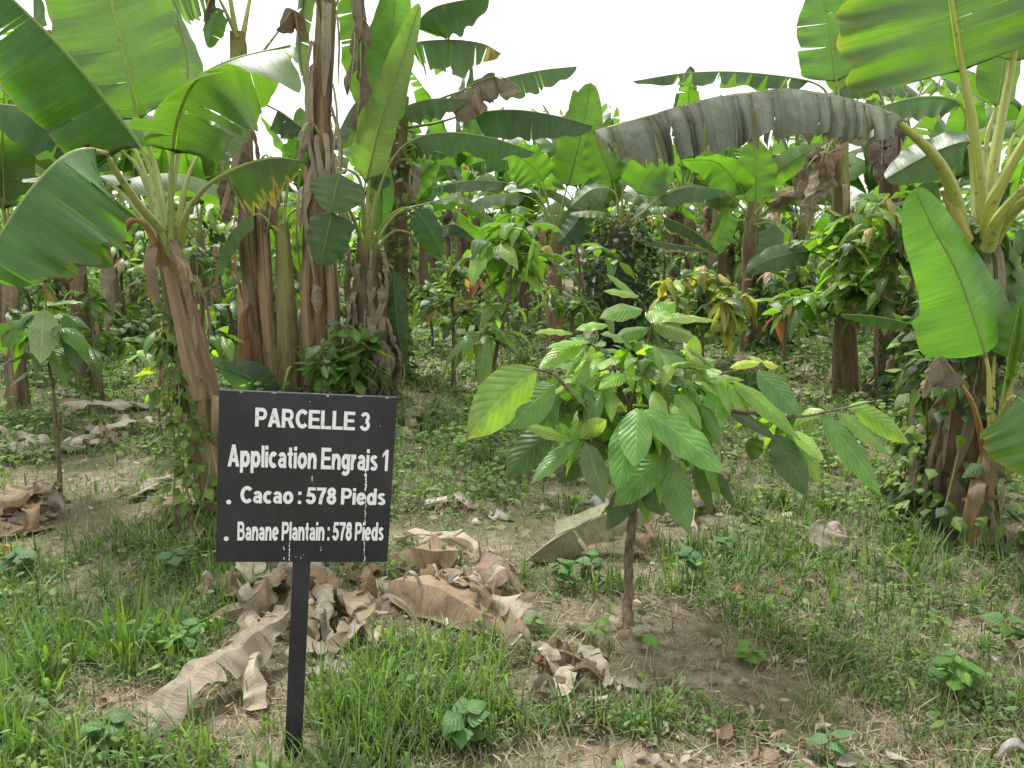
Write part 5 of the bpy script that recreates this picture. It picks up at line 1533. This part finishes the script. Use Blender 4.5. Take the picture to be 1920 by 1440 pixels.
DL = [
    # in front of and behind the post
    ('long folded grey brown dead leaf reaching lowest towards the left front of the post', [(258, 1398, .03), (340, 1335, .09), (430, 1295, .13), (545, 1225, .17)], 54, (.30, .255, .19), dict(fold=(.6, .25), curl=.25, crumple=.015, tears=3, jag=.12, ripple=.25, face=(0, -.75, .8))),
    ('short grey dead leaf hanging down over the long folded one left of the post', [(500, 1345, .02), (490, 1290, .09), (480, 1220, .16)], 40, D_L, dict(fold=(.3, .7), curl=.6)),
    ('curled tan dead leaf just left of the post in the middle of the heap', [(445, 1235, .02), (480, 1170, .12), (535, 1110, .12)], 52, D_T, dict(fold=(.8, .5))),
    ('pale cupped dead leaf on top of the heap under the left of the board', [(470, 1125, .05), (500, 1085, .15), (545, 1070, .1)], 40, D_L, dict(fold=(-.5, .8))),
    ('ragged strip of dead leaf poking left out of the heap by the post', [(390, 1170, .02), (440, 1165, .05), (500, 1160, .06)], 22, D_T, {}),
    ('thin dead leaf at the left top of the heap under the sign board', [(430, 1085, .02), (450, 1110, .08), (480, 1160, .06)], 24, D_B, {}),
    ('big curled brown dead leaf right of the post with scalloped lower edge', [(590, 1130, .06), (640, 1180, .12), (720, 1240, .05)], 58, D_T, dict(fold=(.4, .8), ripple=.22)),
    ('dead leaf lying flat at the right foot of the heap by the post', [(600, 1235, .03), (650, 1215, .08), (715, 1200, .03)], 44, D_T, dict(ripple=.2)),
    ('narrow dead leaf standing up just right of the post', [(588, 1110, .05), (610, 1150, .12), (625, 1215, .04)], 26, D_L, {}),
    ('dark rolled dead leaf upper right of the post', [(640, 1090, .03), (690, 1085, .07), (730, 1070, .04)], 22, D_B, {}),
    ('dead leaf scrap between the post and the tan leaf heap', [(690, 1090, .02), (730, 1105, .05), (760, 1100, .02)], 24, D_L, {}),
    ('dead leaf tucked under the heap left behind the post', [(520, 1200, .02), (555, 1180, .08), (590, 1180, .04)], 40, D_T, {}),
    # heap right of the sign
    ('broad smooth tan dead leaf in front of the heap right of the sign', [(722, 1112, .06), (790, 1145, .12), (860, 1170, .11), (945, 1198, .03)], 74, (.36, .265, .165), dict(fold=(.3, .6), curl=.35, crumple=.006, tears=0, ripple=.05, jag=.02)),
    ('tan dead leaf rolled over at the back of the heap right of the sign', [(735, 1050, .03), (790, 1080, .13), (860, 1075, .10)], 56, (.36, .27, .17), dict(fold=(.5, .9), crumple=.008, tears=1, jag=.05)),
    ('grey dead leaf folded into a tube at the right of the heap', [(865, 1095, .10), (890, 1140, .12), (915, 1190, .04)], 34, D_G, dict(fold=(.8, .8))),
    ('dark curled dead leaf arching at the top right of the heap right of the sign', [(895, 1100, .06), (930, 1100, .13), (945, 1150, .05)], 32, (.24, .17, .13), dict(fold=(.6, .9))),
    ('pale dead leaf at the right end of the heap with a torn dark edge', [(880, 1170, .04), (940, 1165, .10), (1005, 1190, .03)], 40, D_L, dict(ripple=.2)),
    ('small upturned dead leaf just below the heap right of the sign', [(935, 1240, .02), (965, 1228, .07), (1000, 1225, .02)], 28, D_L, dict(fold=(-.4, .5))),
    ('thin pale dead stalk leaf lying across the top of the heap', [(740, 1018, .03), (810, 1050, .13), (890, 1080, .10)], 18, D_L, dict(rib=True)),
    # between heap and cacao
    ('narrow rust brown dead leaf pointing at the cacao tree', [(1000, 1262, .02), (1035, 1235, .05), (1068, 1222, .03)], 16, (.22, .12, .08), dict(fold=(.8, .8))),
    ('twisted grey dead leaf pointing down the slope below the cacao', [(1085, 1225, .03), (1105, 1265, .05), (1130, 1300, .02)], 20, D_G, {}),
    ('crumpled pale dead leaf below the cacao beside the twisted one', [(1025, 1318, .02), (1060, 1280, .05), (1090, 1245, .02)], 24, D_L, {}),
    ('loose scrap of dead leaf on the soil right of the twisted one', [(1150, 1280, .01), (1185, 1285, .03), (1215, 1290, .01)], 16, D_G, {}),
    ('flat pale dead leaf on the soil left of the cacao trunk', [(1060, 1165, .015), (1085, 1190, .03), (1110, 1195, .015)], 22, D_T, {}),
    ('dry leaf lying at the right foot of the cacao trunk', [(1185, 1190, .015), (1215, 1188, .03), (1240, 1190, .015)], 14, D_G, {}),
    # behind the cacao
    ('half dried olive banana leaf propped up behind the cacao trunk', [(985, 1064, .03), (1030, 1054, .10), (1090, 1046, .17), (1160, 1040, .22), (1235, 1040, .22)], 56, (.25, .25, .145), dict(fold=(1.2, .0), curl=.25, crumple=.006, tears=2, ripple=.06, face=(.05, -1, .5), jag=.04, rib=True)),
    ('grey curled strip rising over the olive leaf behind the cacao', [(1100, 955, .03), (1125, 985, .16), (1130, 1010, .08)], 18, (.26, .26, .26), dict(fold=(.5, .5))),
    ('brown end of dead leaf right of the olive leaf behind the cacao trunk', [(1200, 985, .06), (1215, 1030, .08), (1225, 1060, .02)], 26, D_B, {}),
    ('dead leaf under the drooping cacao leaves right of the trunk', [(1225, 985, .04), (1280, 965, .10), (1335, 955, .05)], 26, (.26, .2, .17), {}),
    ('pale leaf tip hanging point down right of the cacao trunk', [(1302, 968, .16), (1303, 1000, .10), (1300, 1030, .03)], 14, D_L, dict(face=(.2, -1, .2))),
    # left side
    ('pale wrinkled dead leaf at the left edge on the bare soil', [(-10, 862, .03), (45, 850, .09), (98, 848, .03)], 42, (.56, .50, .41), {}),
    ('ridge of grey dead leaf strips on the bare soil left of the leaning trunk', [(112, 850, .03), (170, 830, .08), (240, 812, .10), (305, 805, .05)], 28, (.56, .50, .41), dict(tears=7, ripple=.25)),
    ('long flat grey dead leaf farthest back on the left soil', [(55, 772, .03), (130, 775, .10), (220, 772, .09), (300, 762, .03)], 24, (.54, .48, .39), dict(tears=2)),
    ('heap of brown dead leaf at the left edge above the grass', [(-20, 985, .03), (50, 968, .12), (125, 935, .05)], 46, D_T, dict(tears=6, ripple=.25)),
    ('rolled dead leaf lying on top of the brown heap at the left edge', [(20, 950, .05), (70, 955, .14), (120, 975, .06)], 26, D_G, {}),
    ('dead leaf strip under the brown heap at the left edge', [(-10, 1010, .02), (40, 1005, .05), (90, 985, .04)], 30, D_B, {}),
    ('yellowing leaf scrap on the ground at the far left edge', [(-15, 1035, .02), (20, 1030, .04), (55, 1020, .02)], 22, (.36, .29, .06), {}),
    ('broad brown dead leaf close left of the sign board', [(295, 950, .03), (335, 985, .10), (372, 1030, .03)], 48, (.27, .20, .13), dict(fold=(.4, .7))),
    ('scattered dead leaf at the foot of the big leaning trunk', [(235, 945, .02), (285, 915, .07), (335, 905, .03)], 24, D_G, dict(tears=5)),
    ('small dead leaf on soil behind the thin dark cacao stem at left', [(100, 735, .02), (125, 742, .05), (150, 735, .02)], 12, (.42, .37, .30), {}),
    ('dead leaf beside the short trunk at far left', [(10, 690, .02), (60, 680, .07), (110, 690, .03)], 18, D_G, {}),
    # middle distance
    ('pale dead leaf heap at the foot of the shaggy trunk', [(738, 690, .03), (790, 695, .12), (845, 690, .04)], 18, (.42, .34, .25), dict(tears=4)),
    ('pale rolled dead leaf between the two thin cacao stems', [(858, 706, .03), (895, 692, .10), (935, 685, .04)], 15, (.42, .36, .28), {}),
    ('dead leaf leaning on the right edge of the sign board', [(745, 830, .03), (775, 800, .10), (810, 778, .05)], 22, (.33, .27, .19), {}),
    ('dark dead leaf hanging behind the right top of the sign', [(800, 790, .03), (805, 770, .15), (808, 760, .05)], 12, D_B, {}),
    ('row of pale dead leaf scraps in the grass behind the sign right edge', [(790, 955, .02), (850, 950, .05), (900, 955, .03)], 14, (.44, .38, .32), dict(tears=5)),
    ('white looking dead leaf scrap in the grass left of the olive leaf', [(905, 960, .02), (940, 972, .05), (968, 978, .02)], 12, (.44, .39, .34), {}),
    ('broken dry stump leaf standing behind the front cacao crown', [(1098, 690, .03), (1105, 665, .15), (1110, 640, .30)], 16, D_L, dict(face=(0, -1, .1))),
    ('dead leaf on shaded soil under the yellow leaved cacao', [(1330, 690, .02), (1380, 684, .07), (1430, 690, .03)], 14, (.30, .22, .19), {}),
    ('pale dead leaf on the soil right of the front cacao crown', [(1460, 770, .02), (1500, 748, .07), (1545, 765, .03)], 18, (.40, .35, .29), {}),
    ('grey dead leaves lying before the ivy dark trunks at right', [(1500, 655, .02), (1560, 648, .08), (1610, 652, .03)], 14, (.42, .36, .30), dict(tears=4)),
    ('large brown dead leaf at the foot of the right hand trunks', [(1605, 752, .04), (1660, 728, .14), (1735, 745, .04)], 30, (.31, .22, .16), dict(tears=3)),
    ('dead leaf at the foot of the low reddish stems', [(1660, 772, .03), (1705, 765, .09), (1750, 770, .03)], 18, (.34, .27, .2), {}),
    ('torn dead leaf standing in the grass left of the right edge plant', [(1530, 1050, .02), (1550, 1015, .10), (1575, 1010, .04)], 26, (.40, .34, .28), {}),
    ('dead leaf hanging low on the left of the right edge trunk', [(1690, 950, .03), (1708, 900, .16), (1722, 850, .30)], 22, (.28, .21, .15), dict(face=(-.3, -1, .2))),
    ('rust red dead cacao leaf on the soil right of the front cacao', [(1458, 1090, .015), (1468, 1108, .04), (1485, 1120, .015)], 13, (.24, .11, .06), {}),
    ('second rust brown dead cacao leaf nearer the front cacao', [(1358, 1105, .015), (1380, 1118, .03), (1400, 1124, .015)], 11, (.24, .12, .07), {}),
    ('curled tan dead leaf in the weeds at lower right', [(1770, 1235, .02), (1790, 1255, .05), (1820, 1270, .02)], 20, (.34, .25, .19), {}),
    ('white scrap of dead leaf at the bottom right corner', [(1870, 1432, .015), (1895, 1425, .04), (1925, 1428, .015)], 14, (.44, .40, .36), {}),
    ('small pale dead leaf at bottom left in the grass', [(265, 1385, .03), (285, 1392, .05), (300, 1402, .02)], 9, (.44, .40, .36), {}),
]
for i, (lab, px, W, c, kw) in enumerate(DL):
    dead_leaf(lab, px, W, c, seed=i, **kw)

_rh = np.random.default_rng(55)
for k, (n_, cx, cy, sx, sy, lab) in enumerate(((38, 575, 1150, 125, 85, 'crumpled dead leaf scrap in the heap behind the sign post'), (18, 870, 1120, 100, 60, 'crumpled dead leaf scrap in the heap right of the sign'), (8, 1075, 1275, 70, 35, 'crumpled dead leaf scrap on the slope below the front cacao tree'),
                                                (10, 60, 960, 90, 40, 'crumpled dead leaf scrap in the heap at the left edge'), (12, 220, 820, 110, 30, 'crumpled dead leaf scrap on the bare soil at left'), (12, 850, 700, 120, 14, 'crumpled dead leaf scrap in the middle distance'),
                                                (12, 1650, 745, 110, 22, 'crumpled dead leaf scrap by the right hand trunks'), (9, 1500, 700, 90, 40, 'crumpled dead leaf scrap on the soil right of the front cacao crown'))):
    for i in range(n_):
        px, py = cx + _rh.normal() * sx * .6, cy + _rh.normal() * sy * .6
        a_ = _rh.uniform(0, 6.28)
        ln_ = _rh.uniform(25, 60) * (1 if py > 900 else .55)
        dx, dy = math.cos(a_) * ln_, math.sin(a_) * ln_ * .45
        dead_leaf(lab, [(px - dx, py - dy, .02), (px, py, _rh.uniform(.04, .18 if k < 2 else .12)), (px + dx, py + dy, _rh.uniform(.02, .08))], _rh.uniform(9, 30) * (1 if py > 900 else .5), (D_T, D_G, D_B, D_L, (.17, .125, .08), (.30, .22, .13))[_rh.integers(0, 6)], seed=300 + k * 40 + i,
                  fold=(_rh.uniform(-.3, .9), _rh.uniform(-.3, .9)), n=26, m_=4, ripple=.2, rib=_rh.random() < .12)['group'] = 'loose scraps: ' + lab[23:]

# ------------------------------------------------------------------ ground cover nobody could count
rg = np.random.default_rng(2024)


def scatter(n, y0=1.75, y1=16.0, pw=1.5, xs=.78, xo=.9):
    """ground points, denser near the viewer"""
    u = rg.random(n)
    a = 1 - pw
    y = (y0 ** a + u * (y1 ** a - y0 ** a)) ** (1 / a)
    x = rg.uniform(-1, 1, n) * (xs * y + xo)
    return x, y


def keep(x, y, lo=0.0, pw=1.0):
    k = rg.random(len(x)) < np.clip((cover(x, y) - lo) / (1 - lo), 0, 1) ** pw
    return x[k], y[k]


def blades(name, n, hl, wl, cols, droop, lo=0.0, pw=1.0, lean=.7, y0=1.75, y1=16.0, spw=1.5, clump=0.0, label=None, mat=None):
    x, y = keep(*scatter(n, y0, y1, spw), lo, pw)
    if clump:
        k = rg.integers(0, len(x), len(x))
        k = (k // 7) * 7
        x = np.where(rg.random(len(x)) < clump, x[k] + rg.normal(size=len(x)) * .022, x)
        y = np.where(rg.random(len(y)) < clump, y[k] + rg.normal(size=len(y)) * .022, y)
    m_ = len(x)
    far = np.clip(y / 4.0, 1, 2.6)
    b_ = np.stack((x, y, gh(x, y) - .006), -1)
    a = rg.uniform(0, 6.28, m_)
    le = np.abs(rg.normal(size=m_)) * lean
    d_ = np.stack((np.cos(a) * le, np.sin(a) * le, np.ones(m_)), -1)
    L = rg.uniform(*hl, m_) * (.6 + .5 * cover(x, y))
    col = np.array([cols[i] for i in rg.choice(len(cols), m_)]) * (1 + rg.normal(size=(m_, 1)) * .25).clip(.5, 1.6)
    mb = MB()
    f = np.stack((-np.sin(a), np.cos(a), 0 * a), -1) + rg.normal(size=(m_, 3)) * .4
    f = np.cross(f, d_)
    leaflets(mb, b_, d_, f, L, rg.uniform(*wl, m_) * far, col, rg.uniform(*droop, m_), .15, 4, 1, 0, 'grass', rg)
    o = mb.build(name, mat or M_WEED)
    tag(o, label, 'grass', kind='stuff')


GR1, GR2, GR3, STRAW, STRAW2 = (.105, .19, .04), (.155, .25, .06), (.055, .11, .027), (.40, .34, .21), (.30, .24, .14)
blades('grass', 90000, (.05, .16), (.0016, .0032), [GR1, GR2, GR3, GR1, GR3], (.05, .55), .08, .7, .85, clump=.5, label='short mixed green grass growing over the ground')
blades('tall_grass', 13000, (.13, .30), (.0026, .0055), [GR1, GR2, GR2, GR3], (.1, .65), .40, 1.2, .5, clump=.85, label='taller arching grass blades among the weeds')
blades('far_grass', 62000, (.08, .22), (.003, .006), [GR1, GR2, GR3, GR2], (.05, .5), .05, .7, .9, y0=4.5, y1=20, spw=1.1, clump=.6, label='grass under the plants farther back')
blades('straw', 60000, (.05, .17), (.0013, .0030), [STRAW, STRAW2, STRAW, (.46, .41, .29)], (.0, .3), .0, .15, 4.0, mat=M_STRAW, label='dry straw lying flat between the grass')


def weeds(name, n, size, cols, label, lo=.2, pw=1.0, hgt=(.02, .11), y1=15.0, shape='leaf', wl=.42, spw=1.4, per=(4, 9), y0=1.8):
    x, y = keep(*scatter(n, y0, y1, spw), lo, pw)
    k = rg.integers(*per, len(x))
    idx = np.repeat(np.arange(len(x)), k)
    m_ = len(idx)
    far = np.clip(y / 4.5, 1, 2.0)[idx]
    h = (rg.uniform(*hgt, len(x)) * (.5 + cover(x, y)))[idx]
    a = rg.uniform(0, 6.28, m_)
    r0 = rg.uniform(.0, .05, m_) * (1 + far * .3)
    b_ = np.stack((x[idx] + np.cos(a) * r0, y[idx] + np.sin(a) * r0, gh(x, y)[idx] + h * rg.uniform(.35, 1, m_)), -1)
    d_ = np.stack((np.cos(a), np.sin(a), rg.uniform(-.2, .8, m_)), -1)
    base = np.array([cols[i] for i in rg.choice(len(cols), len(x))]) * (1 + rg.normal(size=(len(x), 1)) * .2).clip(.5, 1.6)
    col = base[idx] * (1 + rg.normal(size=(m_, 1)) * .15).clip(.6, 1.5)
    L = rg.uniform(*size, m_) * far ** .6
    mb = MB()
    leaflets(mb, b_, d_, UP + rg.normal(size=(m_, 3)) * .3, L, L * wl * rg.uniform(.8, 1.2, m_), col, rg.uniform(.1, .5, m_), rg.uniform(.1, .4, m_), 4, 2, 0, shape, rg)
    tag(mb.build(name, M_WEED), label, 'weeds', kind='stuff')


weeds('weeds', 2300, (.012, .027), [(.105, .195, .035), (.14, .24, .045), (.08, .155, .034), (.095, .175, .048)], 'small leaved green weeds covering the ground', .30, .9, (.01, .07), wl=.34)
weeds('broad_weeds', 280, (.03, .055), [(.10, .19, .035), (.135, .24, .045), (.075, .14, .037)], 'broader leaved weeds standing up through the grass', .40, 1.1, (.05, .16), shape='heart', wl=.40)
weeds('lance_weeds', 2600, (.025, .055), [(.105, .20, .037), (.14, .25, .045), (.08, .155, .037)], 'narrow leaved weeds mixed through the grass', .25, .9, (.03, .15), wl=.2)
weeds('clover', 9000, (.010, .022), [(.135, .235, .052), (.10, .18, .04)], 'tiny leaved creeping weeds', .3, .6, (.01, .05), y1=7.0, per=(5, 11))
weeds('far_weeds', 6500, (.03, .06), [(.11, .20, .037), (.14, .235, .052), (.085, .15, .035)], 'leafy weeds under the plants farther back', .15, .8, (.03, .18), y1=18.0, spw=.9, y0=4.2)

def lush(name, n, box, hl, wl, cols, label, lo=.15):
    """long grass standing in one part of the foreground"""
    x0, x1, y0, y1 = box
    m_ = n // 7
    cx, cy = rg.uniform(x0, x1, m_), rg.uniform(y0, y1, m_)
    k = rg.random(m_) < np.clip((cover(cx, cy) - lo) * 1.6, 0, 1)
    cx, cy = cx[k], cy[k]
    i = rg.integers(0, len(cx), n)
    x, y = cx[i] + rg.normal(size=n) * .025, cy[i] + rg.normal(size=n) * .025
    a = rg.uniform(0, 6.28, n)
    le = np.abs(rg.normal(size=n)) * .55
    d_ = np.stack((np.cos(a) * le, np.sin(a) * le, np.ones(n)), -1)
    f = np.cross(np.stack((-np.sin(a), np.cos(a), 0 * a), -1) + rg.normal(size=(n, 3)) * .35, d_)
    col = np.array([cols[j] for j in rg.choice(len(cols), n)]) * (1 + rg.normal(size=(n, 1)) * .2).clip(.5, 1.6)
    mb = MB()
    leaflets(mb, np.stack((x, y, gh(x, y) - .008), -1), d_, f, rg.uniform(*hl, n) * rg.uniform(.6, 1, len(cx))[i], rg.uniform(*wl, n), col, rg.uniform(.1, .7, n), .25, 6, 2, 0, 'grass', rg)
    tag(mb.build(name, M_WEED), label, 'grass', kind='stuff')


lush('long_grass', 6200, (-2.3, -.05, 1.75, 3.0), (.16, .36), (.0026, .0058), [GR1, GR2, GR2, (.12, .23, .045)], 'long bright grass standing in the left foreground')
lush('bottom_grass', 2800, (-.6, .5, 1.75, 2.35), (.14, .32), (.0026, .005), [GR1, GR2, GR3], 'long grass along the bottom edge round the post')
lush('back_grass', 2800, (.3, 2.6, 3.2, 4.6), (.12, .32), (.003, .0055), [GR1, GR2, GR3], 'long grass behind the front cacao tree')
lush('side_grass', 3000, (.8, 2.6, 2.0, 3.2), (.08, .22), (.002, .0042), [GR1, GR2, GR3], 'thin grass in the right foreground', .2)
lush('soil_edge_grass', 900, (.2, 1.5, 2.1, 2.9), (.05, .14), (.0016, .0034), [GR1, GR2, STRAW], 'sparse short grass round the bare soil', .0)
lush('left_grass', 3200, (-2.6, -.8, 3.0, 4.2), (.12, .30), (.003, .0055), [GR1, GR3, GR2], 'grass in the left middle ground', .25)

blades('dry_grass', 20000, (.05, .20), (.0012, .0026), [STRAW, STRAW2, (.46, .41, .27)], (.1, .8), .0, .25, 1.1, clump=.5, mat=M_STRAW, label='withered straw coloured grass mixed into the green')

# shreds of dead leaf and twigs
x, y = scatter(9500, 1.8, 15.0, 1.15)
p2 = np.stack((x, y, 0 * x), -1)
kk = rg.random(len(x)) < np.clip(.38 + .35 * Wob(rg, 1.6)(p2) + .12 * np.clip(y - 4, 0, 4), .06, 1)
x, y = x[kk], y[kk]
n = len(x)
a = rg.uniform(0, 6.28, n)
far = np.clip(y / 4.0, 1, 2.4)
L = rg.uniform(.015, .07, n) * far
cols = np.array([D_T, D_G, D_B, D_L, (.17, .12, .08)])[rg.choice(5, n)] * (1 + rg.normal(size=(n, 1)) * .2).clip(.5, 1.4)
mb = MB()
leaflets(mb, np.stack((x, y, gh(x, y) + rg.uniform(.006, .035, n)), -1), np.stack((np.cos(a), np.sin(a), rg.normal(size=n) * .2), -1), UP + rg.normal(size=(n, 3)) * .5, L, L * rg.uniform(.06, .4, n), cols, rg.uniform(-.1, .3, n), rg.uniform(-.6, .8, n), 4, 2, .3, 'leaf', rg)
tag(mb.build('leaf_litter', M_STRAW), 'small shreds of dead leaf strewn over the ground', 'leaf litter', kind='stuff')


# single clumps one can point at
def clump(label, px, n, hl, wl, cols, seed, spread=.05, droop=(.1, .6), lean=.45, name='grass_clump', cat='grass clump'):
    r = np.random.default_rng(seed)
    c = G(*px)
    b_ = c + np.stack((r.normal(size=n) * spread, r.normal(size=n) * spread, np.full(n, -.01)), -1)
    a = r.uniform(0, 6.28, n)
    le = np.abs(r.normal(size=n)) * lean
    d_ = np.stack((np.cos(a) * le, np.sin(a) * le, np.ones(n)), -1)
    f = np.cross(np.stack((-np.sin(a), np.cos(a), 0 * a), -1) + r.normal(size=(n, 3)) * .3, d_)
    L = r.uniform(*hl, n)
    m = MB()
    leaflets(m, b_, d_, f, L, r.uniform(*wl, n), np.array([cols[i] for i in r.choice(len(cols), n)]) * (1 + r.normal(size=(n, 1)) * .15), r.uniform(*droop, n), .2, 7, 2, 0, 'grass', r)
    tag(m.build(name, M_WEED), label, cat, 'clumps of grass', 'stuff' if spread > .085 else None)


clump('tall broad bladed grass clump left of the sign', (235, 1235), 26, (.26, .46), (.008, .0145), [GR2, (.10, .19, .05)], 1, .05)
clump('broad bladed grass clump at the left edge of the picture', (85, 1290), 24, (.24, .42), (.008, .0145), [GR2, (.11, .21, .04)], 2, .04)
clump('grass clump at the bottom left corner', (15, 1410), 22, (.18, .34), (.007, .012), [GR2, GR1], 3, .05)
clump('long grass at the foot of the sign post', (640, 1420), 26, (.14, .30), (.003, .0055), [GR1, GR2], 4, .10, (.1, .6), .6)
clump('long grass left of the foot of the sign post', (450, 1425), 26, (.12, .26), (.003, .0055), [GR1, GR2, (.12, .22, .05)], 5, .09, (.1, .6), .6)
clump('long grass between the post and the bottom edge middle', (730, 1380), 40, (.12, .28), (.003, .005), [GR1, GR2, GR3], 6, .11, (.1, .6), .6)
clump('grass growing in front of the tan dead leaf heap', (700, 1290), 34, (.10, .24), (.003, .005), [GR1, GR2], 7, .09, (.1, .6), .5)
clump('fine wiry grass tussock on the soil at lower right', (1540, 1335), 130, (.08, .19), (.0011, .002), [GR1, (.085, .145, .05), STRAW2], 8, .045, (.1, .5), .6)
clump('second wiry grass tussock behind the first at lower right', (1555, 1270), 70, (.06, .15), (.0011, .002), [GR1, (.085, .145, .05)], 9, .04, (.1, .5), .6)
clump('grass clump left of the sign board', (215, 1035), 60, (.14, .32), (.003, .0055), [GR3, GR1], 10, .10, (.2, .9), .5)
clump('arching grass at the foot of the right edge plant', (1735, 1090), 34, (.2, .5), (.004, .007), [GR1, GR3, GR2], 11, .2, (.2, .7), .6)
clump('dark wiry grass at the right edge', (1880, 1080), 60, (.2, .45), (.002, .004), [GR3, (.10, .11, .06)], 12, .16, (.2, .8), .4)
clump('grass clump behind the front cacao tree at right', (1480, 980), 50, (.12, .3), (.003, .005), [GR1, GR2], 13, .12, (.1, .6), .5)


def seedling(label, px, n, size, h, col, seed, shape='heart', wl=.42):
    r = np.random.default_rng(seed)
    c = G(*px)
    root = empty('seedling', c, label, 'seedling', 'broad leaved seedlings')
    m = MB()
    tube(m, spline([c - (0, 0, .02), c + (r.normal() * .01, 0, h * .6), c + (r.normal() * .015, 0, h)], 8), (.004, .002), 6, (0, -1, .01))
    m.build('stem', M_STALK, root, color=(.16, .22, .06))
    a = np.arange(n) * 2.4 + r.normal(size=n) * .3
    z = np.linspace(.45, 1, n) * h
    d_ = np.stack((np.cos(a), np.sin(a), r.uniform(-.1, .5, n)), -1)
    m = MB()
    L = size * r.uniform(.7, 1.1, n)
    leaflets(m, c + np.stack((np.cos(a) * .012, np.sin(a) * .012, z), -1), d_, UP + r.normal(size=(n, 3)) * .25, L, L * wl, jitcol(col, n, r, .1), r.uniform(.1, .5, n), .2, 7, 4, .05, shape, r)
    m.build('foliage', M_WEED, root)


seedling('bright seedling on the soil left of the cacao trunk', (1115, 1205), 6, .075, .09, (.12, .26, .04), 1)
seedling('three leaved bright seedling right in front of the cacao trunk', (1205, 1215), 3, .075, .06, (.12, .25, .04), 2)
seedling('round leaved weed behind the heap left of the cacao trunk', (1050, 1105), 14, .07, .13, (.085, .18, .035), 3)
seedling('round leaved weed close left of the cacao trunk', (1110, 1090), 12, .065, .12, (.07, .155, .035), 4)
seedling('round leaved weed right of the cacao trunk', (1290, 1085), 14, .07, .13, (.06, .14, .04), 5)
seedling('round leaved weed patch farther right of the cacao trunk', (1360, 1060), 14, .07, .14, (.07, .155, .035), 6)
seedling('broad leaved weed at the bottom edge right of the post', (870, 1400), 9, .09, .12, (.075, .165, .04), 7)
seedling('young leafy weed at lower right with upright leaf', (1790, 1310), 12, .10, .16, (.085, .19, .03), 8, 'leaf', .3)
seedling('pale round leaved weed at the bottom right of centre', (1550, 1420), 6, .075, .09, (.09, .19, .06), 9)
seedling('leafy weed at the right edge low down', (1880, 1220), 11, .09, .14, (.08, .18, .03), 10)
seedling('bright weed on the soil below right of the cacao', (1405, 1245), 8, .07, .07, (.11, .22, .04), 11)
seedling('weed growing left of the post above the long folded dead leaf', (350, 1230), 12, .08, .12, (.085, .185, .035), 12)
seedling('broad weed at the bottom left near the long folded leaf', (200, 1400), 9, .085, .10, (.08, .17, .045), 13)
seedling('weed at the left edge above the broad bladed grass', (40, 1090), 14, .09, .15, (.06, .14, .035), 14)
seedling('weed with round leaves left of the sign board bottom corner', (330, 1090), 14, .085, .15, (.06, .14, .035), 15)
seedling('bright weed right of the tan heap', (1000, 1190), 8, .05, .08, (.10, .21, .04), 16, 'leaf', .35)


# ------------------------------------------------------------------ far greenery
def mass(name, label, boxes, n, size, cols, lump, seed, shape='leaf', wl=.3):
    r = np.random.default_rng(seed)
    m = MB()
    tot = sum(b[-1] for b in boxes)
    for x0, x1, y0, y1, hmax, wgt in boxes:
        k = max(8, int(n * wgt / tot))
        nb = max(4, int((x1 - x0) * (y1 - y0) / lump ** 2 * .6))
        cx, cy = r.uniform(x0, x1, nb), r.uniform(y0, y1, nb)
        ch = hmax * r.uniform(.35, 1, nb)
        cr = lump * r.uniform(.5, 1.1, nb)
        i = r.integers(0, nb, k)
        v = unit(r.normal(size=(k, 3)))
        rad = (.45 + .6 * r.random(k) ** .6)
        b_ = np.stack((cx[i] + v[:, 0] * cr[i] * rad, cy[i] + v[:, 1] * cr[i] * rad, np.abs(v[:, 2]) * ch[i] * rad + .03), -1)
        b_[:, 2] += gh(b_[:, 0], b_[:, 1])
        d_ = v + r.normal(size=(k, 3)) * .6 + (0, 0, -.3)
        tone = np.array(cols)[r.choice(len(cols), nb)][i]
        L = size * r.uniform(.5, 1.3, k)
        leaflets(m, b_, d_, UP * .8 + v * .6 + r.normal(size=(k, 3)) * .3, L, L * wl, tone * (1 + r.normal(size=(k, 1)) * .25).clip(.5, 1.6), r.uniform(.1, .6, k), .25, 3, 2, 0, shape, r)
    tag(m.build(name, M_WEED), label, 'undergrowth', kind='stuff')


mass('undergrowth', 'low leafy undergrowth between the rows of trees', [(-9, 9, 11.5, 16, .75, 1.3), (-12, 12, 16, 22, 1.5, 1.5), (-18, 18, 22, 30, 2.4, 1.3), (-9, -3, 9.5, 13, .7, .6)], 22000, .22, [C_MAT, C_DK, C_MAT, (.10, .17, .045)], 1.1, 31)
mass('far_wood', 'mass of green trees beyond the plantation', [(-34, 34, 32, 42, 3.6, 1.0), (-60, 60, 44, 60, 5.2, 1.0)], 14000, .9, [C_MAT, C_DK, (.08, .15, .05), C_LT], 3.2, 32)
